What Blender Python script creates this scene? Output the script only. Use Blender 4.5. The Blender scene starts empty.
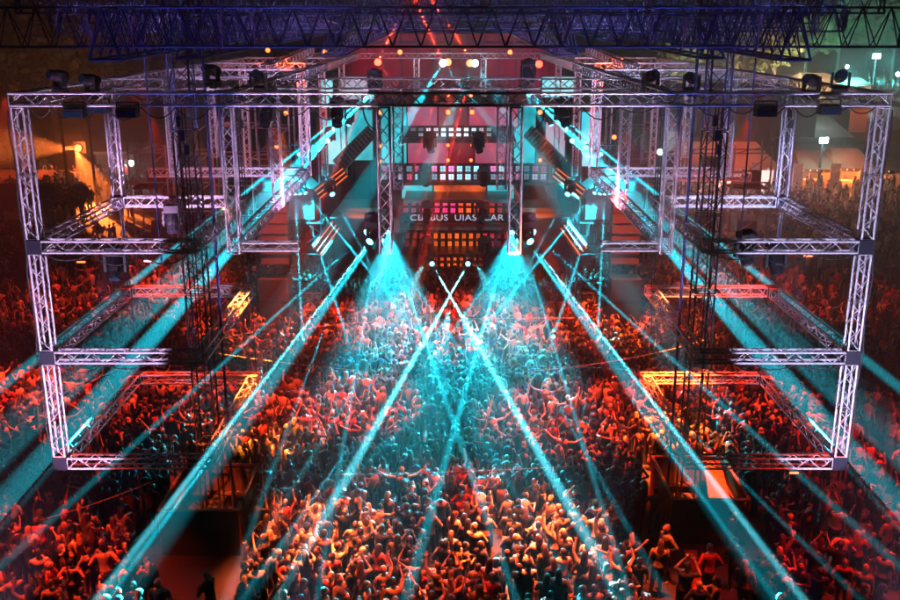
import bpy, math, random
from mathutils import noise, Vector, Matrix, Quaternion
random.seed(7)
R = math.radians
S = bpy.context.scene
C = S.collection
PI = math.pi

# ------------------------------------------------------------------ camera
CH, PITCH, F = 12.5, R(16), 960.0
cam = bpy.data.cameras.new('camera'); cam_o = bpy.data.objects.new('camera', cam); C.objects.link(cam_o)
S.camera = cam_o
cam_o.location = (0, 0, CH); cam_o.rotation_euler = (R(74), 0, 0)
cam.sensor_width = 36; cam.lens = F / 900 * 36; cam.clip_start = .1; cam.clip_end = 2000

def at(x, y, Y):
    """world point seen at photo pixel x, y at ground distance Y"""
    a, b = (x - 450) / F, (300 - y) / F
    d = Vector((a, math.cos(PITCH) + b * math.sin(PITCH), -math.sin(PITCH) + b * math.cos(PITCH)))
    return Vector((0, 0, CH)) + d * (Y / d.y)

def ground(x, y, z=0.):
    a, b = (x - 450) / F, (300 - y) / F
    d = Vector((a, math.cos(PITCH) + b * math.sin(PITCH), -math.sin(PITCH) + b * math.cos(PITCH)))
    return Vector((0, 0, CH)) + d * ((z - CH) / d.z)

def project(p):
    v = Vector(p) - Vector((0, 0, CH))
    z = v.y * math.cos(PITCH) - v.z * math.sin(PITCH)
    u = v.y * math.sin(PITCH) + v.z * math.cos(PITCH)
    return 450 + F * v.x / z, 300 - F * u / z

# ------------------------------------------------------------------ materials
MATS = {}
def mat(name, col, rough=.6, metal=0., noise=.25, scale=8., bump=0., emit=None, es=0., spec=.5):
    if name in MATS: return MATS[name]
    m = bpy.data.materials.new(name); m.use_nodes = True
    nt = m.node_tree; b = nt.nodes['Principled BSDF']
    b.inputs['Roughness'].default_value = rough; b.inputs['Metallic'].default_value = metal
    b.inputs['Specular IOR Level'].default_value = spec
    tc = nt.nodes.new('ShaderNodeTexCoord'); n = nt.nodes.new('ShaderNodeTexNoise')
    n.inputs['Scale'].default_value = scale; n.inputs['Detail'].default_value = 4
    nt.links.new(tc.outputs['Object'], n.inputs['Vector'])
    r = nt.nodes.new('ShaderNodeValToRGB')
    r.color_ramp.elements[0].position = .3; r.color_ramp.elements[1].position = .7
    lo = [c * (1 - noise) for c in col]; hi = [min(1, c * (1 + noise)) for c in col]
    r.color_ramp.elements[0].color = (*lo, 1); r.color_ramp.elements[1].color = (*hi, 1)
    nt.links.new(n.outputs['Fac'], r.inputs['Fac']); nt.links.new(r.outputs['Color'], b.inputs['Base Color'])
    if bump:
        bp = nt.nodes.new('ShaderNodeBump'); bp.inputs['Strength'].default_value = bump
        nt.links.new(n.outputs['Fac'], bp.inputs['Height']); nt.links.new(bp.outputs['Normal'], b.inputs['Normal'])
    if emit:
        b.inputs['Emission Color'].default_value = (*emit, 1); b.inputs['Emission Strength'].default_value = es
        m.cycles.emission_sampling = 'NONE'
    MATS[name] = m
    return m

def screen_mat(name, stops, strength, scale=.5, stretch=(1, 1, 1), detail=3):
    """a screen showing soft colour clouds"""
    m = bpy.data.materials.new(name); m.use_nodes = True
    nt = m.node_tree; b = nt.nodes['Principled BSDF']
    b.inputs['Base Color'].default_value = (.02, .02, .02, 1)
    tc = nt.nodes.new('ShaderNodeTexCoord'); mp = nt.nodes.new('ShaderNodeMapping')
    mp.inputs['Scale'].default_value = stretch
    mp.inputs['Location'].default_value = (random.random() * 9, 3, 1)
    n = nt.nodes.new('ShaderNodeTexNoise'); n.inputs['Scale'].default_value = scale; n.inputs['Detail'].default_value = detail
    r = nt.nodes.new('ShaderNodeValToRGB'); r.color_ramp.elements.remove(r.color_ramp.elements[0])
    r.color_ramp.elements[0].position = stops[0][0]; r.color_ramp.elements[0].color = (*stops[0][1], 1)
    for p, c in stops[1:]:
        e = r.color_ramp.elements.new(p); e.color = (*c, 1)
    nt.links.new(tc.outputs['Object'], mp.inputs['Vector']); nt.links.new(mp.outputs[0], n.inputs['Vector'])
    nt.links.new(n.outputs['Fac'], r.inputs['Fac']); nt.links.new(r.outputs['Color'], b.inputs['Emission Color'])
    b.inputs['Emission Strength'].default_value = strength
    m.cycles.emission_sampling = 'NONE'
    MATS[name] = m
    return m

ALU = mat('aluminium_truss', (.76, .75, .78), .42, .35, .22, 14)
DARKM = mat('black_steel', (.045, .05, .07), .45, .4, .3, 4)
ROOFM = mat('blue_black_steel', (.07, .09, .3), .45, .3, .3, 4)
BLACK = mat('black_plastic', (.02, .02, .025), .5, 0, .3, 6)
CORNER = mat('corner_block_black', (.012, .014, .03), .5, .2, .3, 6)
CABLE = mat('black_cable', (.03, .03, .03), .6)
STEELROPE = mat('steel_rope', (.4, .4, .42), .4, .6)
PLY = mat('plywood', (.32, .2, .12), .7, 0, .25, 3, .1)
PLYO = mat('orange_lit_board', (.6, .22, .07), .6, 0, .2, 3, .1)  # plywood with the orange light put into its colour
FABRIC = mat('black_fabric', (.025, .022, .025), .9, 0, .4, 1.5, .2)
def emis(name, col, s): return mat(name, (.05, .05, .05), .4, emit=col, es=s)
L_CYAN = emis('lens_cyan', (.2, .85, 1), 5)
L_RED = emis('lens_red', (1, .06, .02), 8)
L_ORANGE = emis('lens_orange', (1, .16, .02), 5)
L_WHITE = emis('lens_white', (.7, .95, 1), 12)
L_OFF = mat('lens_unlit', (.02, .05, .09), .1, .3)

# ------------------------------------------------------------------ mesh builder
class MB:
    def __init__(s): s.v = []; s.f = []; s.m = []; s.mi = 0
    def add(s, vs, fs):
        o = len(s.v); s.v += [tuple(v) for v in vs]; s.f += [tuple(i + o for i in f) for f in fs]; s.m += [s.mi] * len(fs)
    def box(s, c, d, M=None):
        x, y, z = d[0] / 2, d[1] / 2, d[2] / 2
        vs = [Vector((a * x, b * y, e * z)) for e in (-1, 1) for b in (-1, 1) for a in (-1, 1)]
        if M: vs = [M @ v for v in vs]
        c = Vector(c)
        s.add([v + c for v in vs], [(0, 2, 3, 1), (4, 5, 7, 6), (0, 1, 5, 4), (2, 6, 7, 3), (0, 4, 6, 2), (1, 3, 7, 5)])
    def tube(s, p, q, r, n=4, r2=None, caps=True):
        p, q = Vector(p), Vector(q); d = q - p
        if d.length < 1e-6: return
        d.normalize()
        u = d.cross(Vector((0, 0, 1)) if abs(d.z) < .9 else Vector((1, 0, 0))).normalized(); w = d.cross(u)
        r2 = r if r2 is None else r2; vs = []
        for c, rr in ((p, r), (q, r2)):
            vs += [c + (u * math.cos(2 * PI * k / n) + w * math.sin(2 * PI * k / n)) * rr for k in range(n)]
        fs = [(k, (k + 1) % n, n + (k + 1) % n, n + k) for k in range(n)]
        if caps: fs += [tuple(range(n - 1, -1, -1)), tuple(range(n, 2 * n))]
        s.add(vs, fs)
    def path(s, pts, r, n=5):
        pts = [Vector(p) for p in pts]
        for a, b in zip(pts, pts[1:]): s.tube(a, b, r, n, caps=False)
    def loft(s, rings, n=10):
        """rings: (centre, rx, ry[, axis u, axis v])"""
        vs = []
        for c, rx, ry, *ax in rings:
            u, w = (ax if ax else (Vector((1, 0, 0)), Vector((0, 1, 0))))
            vs += [Vector(c) + u * math.cos(2 * PI * k / n) * rx + w * math.sin(2 * PI * k / n) * ry for k in range(n)]
        fs = []
        for j in range(len(rings) - 1):
            fs += [(j * n + k, j * n + (k + 1) % n, (j + 1) * n + (k + 1) % n, (j + 1) * n + k) for k in range(n)]
        fs += [tuple(range(n - 1, -1, -1)), tuple((len(rings) - 1) * n + k for k in range(n))]
        s.add(vs, fs)
    def ball(s, c, r, nu=8, nv=6):
        r = (r, r, r) if not hasattr(r, '__len__') else r
        rings = []
        for j in range(nv + 1):
            t = -PI / 2 + PI * (j + .02) / (nv + .04)
            rings.append((Vector(c) + Vector((0, 0, math.sin(t) * r[2])), math.cos(t) * r[0], math.cos(t) * r[1]))
        s.loft(rings, nu)
    def limb(s, pts, rs, n=8):
        pts = [Vector(p) for p in pts]
        for k in range(len(pts) - 1):
            s.tube(pts[k], pts[k + 1], rs[k], n, rs[k + 1])
            s.ball(pts[k + 1], rs[k + 1], n, 5)
    def truss(s, p, q, w=.3, rc=.025, rw=.0125, pitch=.29, sides=4, nc=6):
        p, q = Vector(p), Vector(q); d = q - p; L = d.length; d.normalize()
        u = d.cross(Vector((0, 0, 1)) if abs(d.z) < .7 else Vector((0, 1, 0))).normalized(); v = d.cross(u).normalized()
        h = w / 2 - rc
        cs = [u * a * h + v * b * h for a, b in ((-1, -1), (1, -1), (1, 1), (-1, 1))]
        if sides == 3: cs = [u * -h - v * h, u * h - v * h, v * h * 1.2]
        for c in cs: s.tube(p + c, q + c, rc, nc)
        n = max(2, int(round(L / pitch / 2)) * 2); st = L / n; k_ = len(cs)
        for i in range(k_):
            a, b = cs[i], cs[(i + 1) % k_]
            for k in range(n):
                e0, e1 = (a, b) if (k + i) % 2 == 0 else (b, a)
                s.tube(p + d * st * k + e0, p + d * st * (k + 1) + e1, rw, 4, caps=False)
            s.tube(p + a, p + b, rw, 4); s.tube(q + a, q + b, rw, 4)
    def build(s, name, m=None, parent=None, smooth=False):
        me = bpy.data.meshes.new(name); me.from_pydata(s.v, [], s.f)
        ms = m if isinstance(m, (list, tuple)) else [m]
        for x in ms: me.materials.append(x)
        if len(ms) > 1: me.polygons.foreach_set('material_index', s.m)
        if smooth: me.polygons.foreach_set('use_smooth', [True] * len(me.polygons))
        me.update()
        o = bpy.data.objects.new(name, me); C.objects.link(o)
        if parent: o.parent = parent
        return o

def tag(o, label=None, cat=None, group=None, kind=None):
    if label: o['label'] = label
    if cat: o['category'] = cat
    if group: o['group'] = group
    if kind: o['kind'] = kind
    return o
def empty(name, loc=(0, 0, 0), label=None, cat=None, group=None):
    o = bpy.data.objects.new(name, None); C.objects.link(o); o.location = loc; o.empty_display_size = .1
    return tag(o, label, cat, group)
def local(mb, loc):
    l = Vector(loc); mb.v = [tuple(Vector(v) - l) for v in mb.v]; return mb
def spot(p, t, deg, W, col, blend=.3, size=.05, name='lamp'):
    l = bpy.data.lights.new(name, 'SPOT'); l.energy = W; l.spot_size = R(deg); l.spot_blend = blend; l.color = col; l.shadow_soft_size = size
    o = bpy.data.objects.new(name, l); C.objects.link(o); o.location = p
    o.rotation_euler = (Vector(t) - Vector(p)).to_track_quat('-Z', 'Y').to_euler(); return o
def point(p, W, col, size=.08):
    l = bpy.data.lights.new('lamp', 'POINT'); l.energy = W * .4; l.color = col; l.shadow_soft_size = size
    o = bpy.data.objects.new('lamp', l); C.objects.link(o); o.location = p; return o

# ------------------------------------------------------------------ world, haze, ground
w = bpy.data.worlds.new('World'); S.world = w; w.use_nodes = True
nt = w.node_tree; sky = nt.nodes.new('ShaderNodeTexSky'); sky.sky_type = 'NISHITA'; sky.sun_disc = False
sky.sun_elevation = R(-4); sky.sun_rotation = R(200)
nt.links.new(sky.outputs[0], nt.nodes['Background'].inputs['Color']); nt.nodes['Background'].inputs['Strength'].default_value = .003
moon = bpy.data.lights.new('moon', 'SUN'); moon.energy = .004; moon.angle = R(.5); moon.color = (.7, .8, 1)
mo = bpy.data.objects.new('moon', moon); C.objects.link(mo); mo.rotation_euler = (R(50), 0, R(200))

hm = bpy.data.materials.new('haze_air'); hm.use_nodes = True; nt = hm.node_tree; nt.nodes.clear()
ho = nt.nodes.new('ShaderNodeOutputMaterial'); hv = nt.nodes.new('ShaderNodeVolumePrincipled')
hv.inputs['Density'].default_value = 0.0048; hv.inputs['Color'].default_value = (.95, .97, 1, 1); hv.inputs['Anisotropy'].default_value = 0.7
nt.links.new(hv.outputs[0], ho.inputs['Volume']); hm.cycles.volume_sampling = 'EQUIANGULAR'; hm.cycles.homogeneous_volume = True
b = MB(); b.box((0, 145, 9.5), (300, 330, 21.4)); tag(b.build('haze', hm), 'thin even stage haze filling the air', None, None, 'stuff')

gm = bpy.data.materials.new('worn_asphalt'); gm.use_nodes = True; nt = gm.node_tree; pb = nt.nodes['Principled BSDF']
tc = nt.nodes.new('ShaderNodeTexCoord'); n1 = nt.nodes.new('ShaderNodeTexNoise'); n1.inputs['Scale'].default_value = .4; n1.inputs['Detail'].default_value = 8
r1 = nt.nodes.new('ShaderNodeValToRGB'); r1.color_ramp.elements[0].position = .35; r1.color_ramp.elements[1].position = .7
r1.color_ramp.elements[0].color = (.03, .028, .026, 1); r1.color_ramp.elements[1].color = (.075, .07, .065, 1)
n2 = nt.nodes.new('ShaderNodeTexNoise'); n2.inputs['Scale'].default_value = 25; bp = nt.nodes.new('ShaderNodeBump'); bp.inputs['Strength'].default_value = .4
for n_ in (n1, n2): nt.links.new(tc.outputs['Object'], n_.inputs['Vector'])
nt.links.new(n1.outputs['Fac'], r1.inputs['Fac']); nt.links.new(r1.outputs['Color'], pb.inputs['Base Color'])
nt.links.new(n2.outputs['Fac'], bp.inputs['Height']); nt.links.new(bp.outputs['Normal'], pb.inputs['Normal'])
pb.inputs['Roughness'].default_value = .75
b = MB(); b.add([(-900, -60, 0), (900, -60, 0), (900, 1500, 0), (-900, 1500, 0)], [(0, 1, 2, 3)])
tag(b.build('ground', gm), 'dark worn asphalt of the festival yard', None, None, 'structure')
b = MB(); b.add([(45, 120, .012), (140, 120, .012), (150, 260, .012), (60, 260, .012)], [(0, 1, 2, 3)])
tag(b.build('plaza', mat('pale_paving', (.3, .3, .29), .7, 0, .2, .3)), 'pale paved plaza behind the stalls', None, None, 'structure')

# ------------------------------------------------------------------ truss rig
Z0, Z1, Z2, Z3 = 11.0, 7.85, 5.3, 2.7
ROWS = [20.5, 26.0, 31.5, 37.0, 43.0, 50.0]
XO, XI, XD, XC = 9.05, 5.5, 4.7, 1.4
ordn = ['front', 'second', 'third', 'fourth', 'fifth', 'rearmost']
def tr(name, p, q, par, **k): 
    m = MB(); m.truss(p, q, **k); return m.build(name, ALU, par)
def corner(p, par, s=.31):
    m = MB(); m.box(p, (s, s, s)); return m.build('corner_block', CORNER, par)
for k, Y in enumerate(ROWS):
    e = empty('truss_portal', (0, 0, 0), f'{ordn[k]} cross row of silver box truss with hanging legs over the crowd' if k < 5 else 'rearmost cross row of silver truss above the stage', 'truss', 'cross rows of truss')
    g = .17
    xo = XO if k < 5 else 7.5
    if k in (2, 3, 4):
        for s in (-1, 1): tr('top_beam', (s * (xo + .15), Y, Z0), (s * (XD + (.9 if k > 2 else 0) - .15), Y, Z0), e, nc=5)
    else: tr('top_beam', (-xo - .15, Y, Z0), (xo + .15, Y, Z0), e)
    if k == 0:
        for s in (-1, 1):
            for zz_ in (9.4, 6.6, 4.0):
                m = MB()
                for a_, c_ in ((-1, -1), (1, -1), (1, 1), (-1, 1)): m.tube((s * XO + a_ * .125, Y + c_ * .125, zz_ - .05), (s * XO + a_ * .125, Y + c_ * .125, zz_ + .05), .036, 8)
                for c_ in (-1, 1): m.tube((s * XO - .125, Y + c_ * .125, zz_), (s * XO + .125, Y + c_ * .125, zz_), .014, 5); m.tube((s * XO + c_ * .125, Y - .125, zz_), (s * XO + c_ * .125, Y + .125, zz_), .014, 5)
                m.build('coupler_ring', mat('coupler_steel', (.4, .4, .42), .35, .5), e)
            tr('leg', (s * XO, Y, Z0 - g), (s * XO, Y, Z1 + g), e); tr('leg', (s * XO, Y, Z1 - g), (s * XO, Y, Z2 + g), e); tr('leg', (s * XO, Y, Z2 - g), (s * XO, Y, Z3 + g), e)
            tr('short_leg', (s * XD, Y, Z0 - g), (s * XD, Y, 7.7), e); tr('short_leg', (s * XC, Y, Z0 - g), (s * XC, Y, 7.7), e)
    elif k < 3:
        for s in (-1, 1):
            for x in ((XO, XD, XC) if k == 1 else (XO, XD)): tr('short_leg', (s * x, Y, Z0 - g), (s * x, Y, Z1 - .15 if x != XC else 8.2), e)
            if k == 2: tr('lower_beam', (s * (XO - .2), Y, Z1), (s * (XD + .2), Y, Z1), e)
    else:
        for s in (-1, 1):
            for x in ((XO, XD + .9) if k < 5 else (5.5, 1.7)):
                tr('short_leg', (s * x, Y, Z0 - g), (s * x, Y, (7.6, 6.0, 5.0)[k - 3] if x > 2 else 9.0), e, rw=.014, nc=5)
for s, side in ((-1, 'left'), (1, 'right')):
    for lv, z in enumerate((Z1, Z2, Z3)):
        nm = ('uppermost', 'middle', 'lowest')[lv]
        e = empty('truss_ring', (0, 0, 0), f'{nm} rectangular ring of silver truss in the {side} wing of the rig', 'truss', 'rectangular truss rings')
        tr('front_beam', (s * (XO - .17), ROWS[0], z), (s * XI, ROWS[0], z), e)
        tr('rear_beam', (s * (XO - .17), ROWS[1], z), (s * XI, ROWS[1], z), e)
        tr('side_beam', (s * XO, ROWS[0] + .17, z), (s * XO, ROWS[1] - .17, z), e)
        tr('side_beam', (s * (XI + .15), ROWS[0] + .17, z), (s * (XI + .15), ROWS[1] - .17, z), e)
        corner((s * XO, ROWS[0], z), e); corner((s * XO, ROWS[1], z), e)
        m = MB()
        for x, y in ((XI + .15, ROWS[0]), (XI + .15, ROWS[1]), (XO, ROWS[1])):
            if lv == 0 and x == XO: continue
            m = MB(); xx = s * x + (lv - 1) * .07; m.tube((xx, y, z + .13), (xx, y, Z0 - .17), .014, 5); m.box((xx, y, Z0 - .45 - lv * .3), (.09, .09, .22)); m.build('hoist_chain', DARKM, e)
    for x, nm in ((XO, 'outer'), (XD, 'middle')):
        m = MB()
        for a, c in zip(ROWS, ROWS[1:]):
            if c > 43 and x == XO: break
            m.truss((s * x, a + .17, Z0), (s * x, c - .17, Z0), nc=5)
        tag(m.build('truss_beam', ALU), f'{nm} long truss running back to the stage at the top {side}', 'truss', 'truss beams running back')
    m = MB(); m.truss((s * XD, ROWS[0] + .17, Z1 + .02), (s * XD, ROWS[1] - .17, Z1 + .02)); m.truss((s * XD, ROWS[1] + .17, Z1 + .02), (s * XD, ROWS[2] - .17, Z1 + .02))
    tag(m.build('truss_beam', ALU), f'lower long truss beside the short hanging legs on the {side}', 'truss', 'truss beams running back')
    m = MB(); m.truss((s * (XD - .17), ROWS[0], Z1), (s * (XC + 1.9), ROWS[0], Z1), w=.22)
    tag(m.build('truss_beam', ALU), f'short thin reddish cross truss low between the {side} hanging legs', 'truss', 'truss beams running back')
    # dark support tower standing in its ballast box
    tx, ty = s * 6.2, 22.7
    e = empty('support_tower', (tx, ty, .12), f'tall black lattice tower standing in the {side} plywood box', 'tower', 'black support towers')
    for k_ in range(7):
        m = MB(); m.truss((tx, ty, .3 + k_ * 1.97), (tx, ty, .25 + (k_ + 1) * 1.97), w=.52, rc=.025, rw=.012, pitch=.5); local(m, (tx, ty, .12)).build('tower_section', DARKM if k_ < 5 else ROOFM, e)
    m = MB(); m.box((tx, ty, .24), (.9, .9, .12)); local(m, (tx, ty, .12)).build('base_plate', DARKM, e)
    for a, c in ((-1, -1), (1, -1), (1, 1), (-1, 1)):
        m = MB(); m.tube((tx + a * .25, ty + c * .25, .25), (tx + a * .62, ty + c * .62, .22), .035, 6); m.tube((tx + a * .62, ty + c * .62, .12), (tx + a * .62, ty + c * .62, .35), .03, 6)
        local(m, (tx, ty, .12)).build('outrigger', DARKM, e)
    m = MB(); m.tube((tx - s * .6, ty - .3, .2), (tx - s * .6, ty - .3, 13.9), .035, 6); m.tube((tx + s * .75, ty - .2, 7), (tx + s * .75, ty - .2, 13.9), .02, 6)
    tag(m.build('steel_pole', ROOFM), f'thin dark pole rising beside the {side} lattice tower', 'pole', 'dark poles by the towers')
    for j in range(3):
        m = MB(); c = (tx + (-.35, .4, .0)[j], ty + (-.55, -.5, .5)[j], .26); m.box(c, (.5, .4, .26)); m.box((c[0], c[1], c[2] + .16), (.2, .05, .06))
        tag(m.build('ballast_block', mat('concrete', (.28, .27, .25), .8, 0, .2, 5, .2)), f'{("left", "right", "rear")[j]} concrete ballast block at the foot of the {side} tower', 'ballast block', 'ballast blocks')

# plywood boxes
def crowd_box(x0, x1, y0, y1, h, label, flap):
    e = empty('barrier_box', ((x0 + x1) / 2, (y0 + y1) / 2, 0), label, 'barrier', 'plywood boxes round the tower feet')
    o = e.location; t = .05
    m = MB(); m.box(((x0 + x1) / 2, y0, h / 2), (x1 - x0, t, h)); local(m, o).build('front_panel', mat('teal_black_cloth', (.07, .1, .11), .8, 0, .3, 2), e)
    m = MB(); m.box(((x0 + x1) / 2, y1, h / 2), (x1 - x0, t, h)); m.box(((x0 + x1) / 2, y1 - .06, h * .35), (x1 - x0 - .1, .07, .09)); local(m, o).build('rear_panel', PLY, e)
    for x in (x0, x1):
        inn = 1 if x == x0 else -1
        m = MB(); m.box((x, (y0 + y1) / 2, h / 2), (t, y1 - y0 - t, h)); m.box((x + inn * .05, (y0 + y1) / 2, h * .55), (.05, y1 - y0 - .1, .09)); local(m, o).build('side_panel', PLYO, e)
    m = MB(); r = .03
    m.box(((x0 + x1) / 2, y0, h + .02), (x1 - x0 + .06, .09, .035)); m.box(((x0 + x1) / 2, y1, h + .02), (x1 - x0 + .06, .09, .035))
    for x in (x0, x1): m.box((x, (y0 + y1) / 2, h + .021), (.09, y1 - y0 - .1, .035))
    local(m, o).build('top_rail', PLYO, e)
    m = MB(); m.box(((x0 + x1) / 2, (y0 + y1) / 2, .06), (x1 - x0 - .1, y1 - y0 - .1, .1)); local(m, o).build('floor_panel', mat('dark_floor_board', (.07, .05, .045), .7), e)
    if flap:
        m = MB(); m.add([(x1 - .75, y0 + .1, .15), (x1 - .1, y0 + .1, .15), (x1 - .15, y1 - .3, h + .05), (x1 - .6, y1 - .3, h + .05), (x1 - .75, y0 + .05, .1), (x1 - .1, y0 + .05, .1), (x1 - .15, y1 - .25, h), (x1 - .6, y1 - .25, h)],
            [(0, 1, 2, 3), (7, 6, 5, 4), (0, 4, 5, 1), (1, 5, 6, 2), (2, 6, 7, 3), (3, 7, 4, 0)])
        local(m, o).build('leaning_board', PLYO, e)
crowd_box(-7.05, -5.13, 20.9, 23.4, 1.2, 'plywood box around the left tower foot with black front', False)
crowd_box(5.5, 7.4, 21.45, 23.9, 1.2, 'plywood box around the right tower foot with leaning orange-lit board', True)
m = MB(); p, q = ground(690, 553), ground(704, 612)
m.box(((p.x + q.x) / 2, (p.y + q.y) / 2, .04), (.3, (p - q).length, .08), Matrix.Rotation(math.atan2(-(p.x - q.x), p.y - q.y), 3, 'Z'))
tag(m.build('cable_ramp', mat('red_rubber', (.5, .06, .04), .6)), 'red cable ramp on the ground in front of the right box', 'cable ramp')

# ------------------------------------------------------------------ roof trusses
def roof_truss(p, q, w, h, label, m_=ROOFM, pitch=.55, red=False):
    e = empty('roof_truss', (0, 0, 0), label, 'roof truss', 'dark roof trusses')
    p, q = Vector(p), Vector(q); d = (q - p); L = d.length; d.normalize(); u = d.cross(Vector((0, 0, 1))).normalized(); up = Vector((0, 0, 1))
    cs = [(-u * w / 2, 'lower_chord'), (u * w / 2, 'lower_chord'), (up * h, 'upper_chord')]
    for c, nm in cs:
        b = MB(); b.tube(p + c, q + c, .026, 6); b.build(nm, m_, e)
    b = MB(); n = int(L / pitch)
    for k in range(n):
        a0, a1 = p + d * (L * k / n), p + d * (L * (k + 1) / n)
        for c, _ in cs[:2]:
            b.tube(a0 + c, (a0 + a1) / 2 + cs[2][0], .014, 4, caps=False); b.tube((a0 + a1) / 2 + cs[2][0], a1 + c, .014, 4, caps=False)
        b.tube(a0 + cs[0][0], a0 + cs[1][0], .013, 4, caps=False)
    for e0 in (p, q):
        b.tube(e0 + cs[0][0], e0 + cs[2][0], .03, 5); b.tube(e0 + cs[1][0], e0 + cs[2][0], .03, 5); b.tube(e0 + cs[0][0], e0 + cs[1][0], .03, 5)
    b.build('web', m_, e)
    return e
roof_truss((-9.6, 19.8, 12.08), (9.0, 19.8, 12.08), .3, .75, 'nearest wide dark blue roof truss across the top')
roof_truss((-9.6, 24.5, 12.35), (9.6, 24.5, 12.35), .3, .6, 'second wide dark roof truss across the top')
roof_truss((-9.6, 22.3, 12.75), (9.6, 22.3, 12.75), .3, .5, 'slim dark blue roof truss just behind the nearest one', pitch=.4)
roof_truss((-10, 27, 12.75), (10, 27, 12.75), .3, .5, 'slim dark blue roof truss at the very top of the picture', pitch=.4)
roof_truss((-11, 33, 12.4), (11, 33, 12.4), .3, .5, 'slim dark roof truss above the third row', pitch=.4)
roof_truss((-11, 30, 12.55), (11, 30, 12.55), .4, .7, 'third wide dark roof truss across the top')
roof_truss((-13, 37, 12.7), (13, 37, 12.7), .4, .8, 'fourth dark roof truss far back across the top')
for s, side in ((-1, 'left'), (1, 'right')):
    a = at(450 + s * 345, 60, 18.9); c = at(450 + s * 150, 30, 42)
    roof_truss(a, c, .6, .95, f'outer blue triangular roof truss running back on the {side}')
    a = at(450 + s * 262, 58, 20.6); c = at(450 + s * 110, 30, 42)
    roof_truss(a, c, .5, .8, f'middle dark triangular roof truss running back on the {side}', pitch=.8)
    a = at(450 + s * 117, 55, 29); c = at(450 + s * 53, 27, 54)
    roof_truss(a, c, .7, 1.2, f'inner dark triangular roof truss above the stage on the {side}', pitch=.8)
    # sloping corrugated roof strips
    a0, a1, b0, b1 = at(450 + s * 117, 53, 29), at(450 + s * 53, 25, 54), at(450 + s * 95, 20, 29), at(450 + s * 52, 14, 54)
    m = MB(); N = 26
    for k in range(N):
        p0, p1 = a0.lerp(a1, k / N), a0.lerp(a1, (k + .55) / N); r0, r1 = b0.lerp(b1, k / N), b0.lerp(b1, (k + .55) / N)
        up = Vector((0, 0, .05))
        m.add([p0, p1, r1, r0, p0 + up, p1 + up, r1 + up, r0 + up], [(0, 1, 2, 3), (7, 6, 5, 4), (0, 4, 5, 1), (1, 5, 6, 2), (2, 6, 7, 3), (3, 7, 4, 0)])
    tag(m.build('slatted_roof', mat('roof_slats', (.06, .05, .06), .7)), f'dark slatted roof strip sloping over the {side} of the stage', 'roof')
# ratchet straps hanging off the first roof truss
SLING = mat('pink_sling', (.7, .45, .5), .8)
for i, x in enumerate((51, 88, 131, 221, 253, 651, 684, 760, 815, 845)):
    p = at(x, 16 + (i * 7) % 9, 19.6); b = MB()
    for j in range(5):
        a = random.uniform(-.06, .06)
        b.tube(p + Vector((a, -.02 * j, .1)), p + Vector((a * .3 + random.uniform(-.05, .05), 0, -.22 - .02 * j)), .012, 5)
    b.ball(p + Vector((0, 0, -.1)), (.04, .03, .07)); b.tube(p + Vector((0, 0, -.2)), p + Vector((0, .0, -.55)), .01, 5)
    tag(b.build('lifting_sling', SLING), f'{("first", "second", "third", "fourth", "fifth", "sixth", "seventh", "eighth", "ninth", "tenth")[i]} pale lifting sling from the left on the nearest roof truss', 'sling', 'slings on the roof truss')
def cable(pts, r, name, label, cat='cable', m_=CABLE, group=None, seg=16):
    P = [Vector(p) for p in pts]; out = []
    if len(P) == 3:
        for k in range(seg + 1):
            t = k / seg; out.append(P[0] * (1 - t) ** 2 + P[1] * 2 * t * (1 - t) + P[2] * t * t)
    else: out = P
    b = MB(); b.path(out, r); return tag(b.build(name, m_), label, cat, group)
cable([at(5, 0, 19), at(25, 18, 19), at(60, -5, 19)], .018, 'power_cable', 'looping pale cable at the top left corner', m_=SLING, group='loose cables')
cable([at(260, 22, 27), at(300, 12, 27), at(340, 24, 27)], .02, 'power_cable', 'pale cable sagging from the roof left of centre', m_=SLING, group='loose cables')
cable([at(527, 20, 29), at(560, 34, 29), at(595, 5, 29)], .02, 'power_cable', 'pale cable sagging from the roof right of centre', m_=SLING, group='loose cables')
cable([at(362, 95, 26), at(362, 125, 26), at(376, 130, 26)], .022, 'power_cable', 'black cable loop by the left inner hanging leg', group='loose cables')
cable([at(543, 95, 26), at(549, 125, 26), at(532, 130, 26)], .022, 'power_cable', 'black cable loop by the right inner hanging leg', group='loose cables')
rc_ = random.Random(5)
for k, (x0, x1, Y, z) in enumerate(((-8.8, -7.4, 20.4, 10.85), (-7.2, -5.0, 20.4, 10.85), (-4.4, -2.2, 20.4, 10.85), (2.0, 4.3, 20.4, 10.85), (5.2, 7.0, 20.4, 10.85), (7.2, 8.9, 20.4, 10.85), (-8.9, -5.7, 20.4, 7.7), (5.7, 8.9, 20.4, 7.7), (-8.9, -5.7, 20.4, 5.15), (5.7, 8.9, 20.4, 5.15), (-8.6, -5.0, 26, 10.85), (5.0, 8.6, 26, 10.85))):
    side = 'left' if x0 < 0 else 'right'
    pts = []
    n = 3
    for j in range(n):
        a_, b_ = x0 + (x1 - x0) * j / n, x0 + (x1 - x0) * (j + 1) / n; sag = rc_.uniform(.1, .28)
        for t in range(7): t /= 6; pts.append((a_ + (b_ - a_) * t, Y, z - sag * 4 * t * (1 - t)))
    cable(pts, .014, 'power_cable', f'black power cable in loops along the {("far " if abs(x0 + x1) > 15 else "")}{side} {("top beam of the front row", "top beam of the second row", "uppermost ring beam", "middle ring beam")[0 if z > 10 and Y < 25 else 1 if z > 10 else 2 if z > 7 else 3]}{", inner stretch" if abs(x0 + x1) < 8 and z > 10 and Y < 25 else ""}', group='cables looped along the rig')
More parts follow.
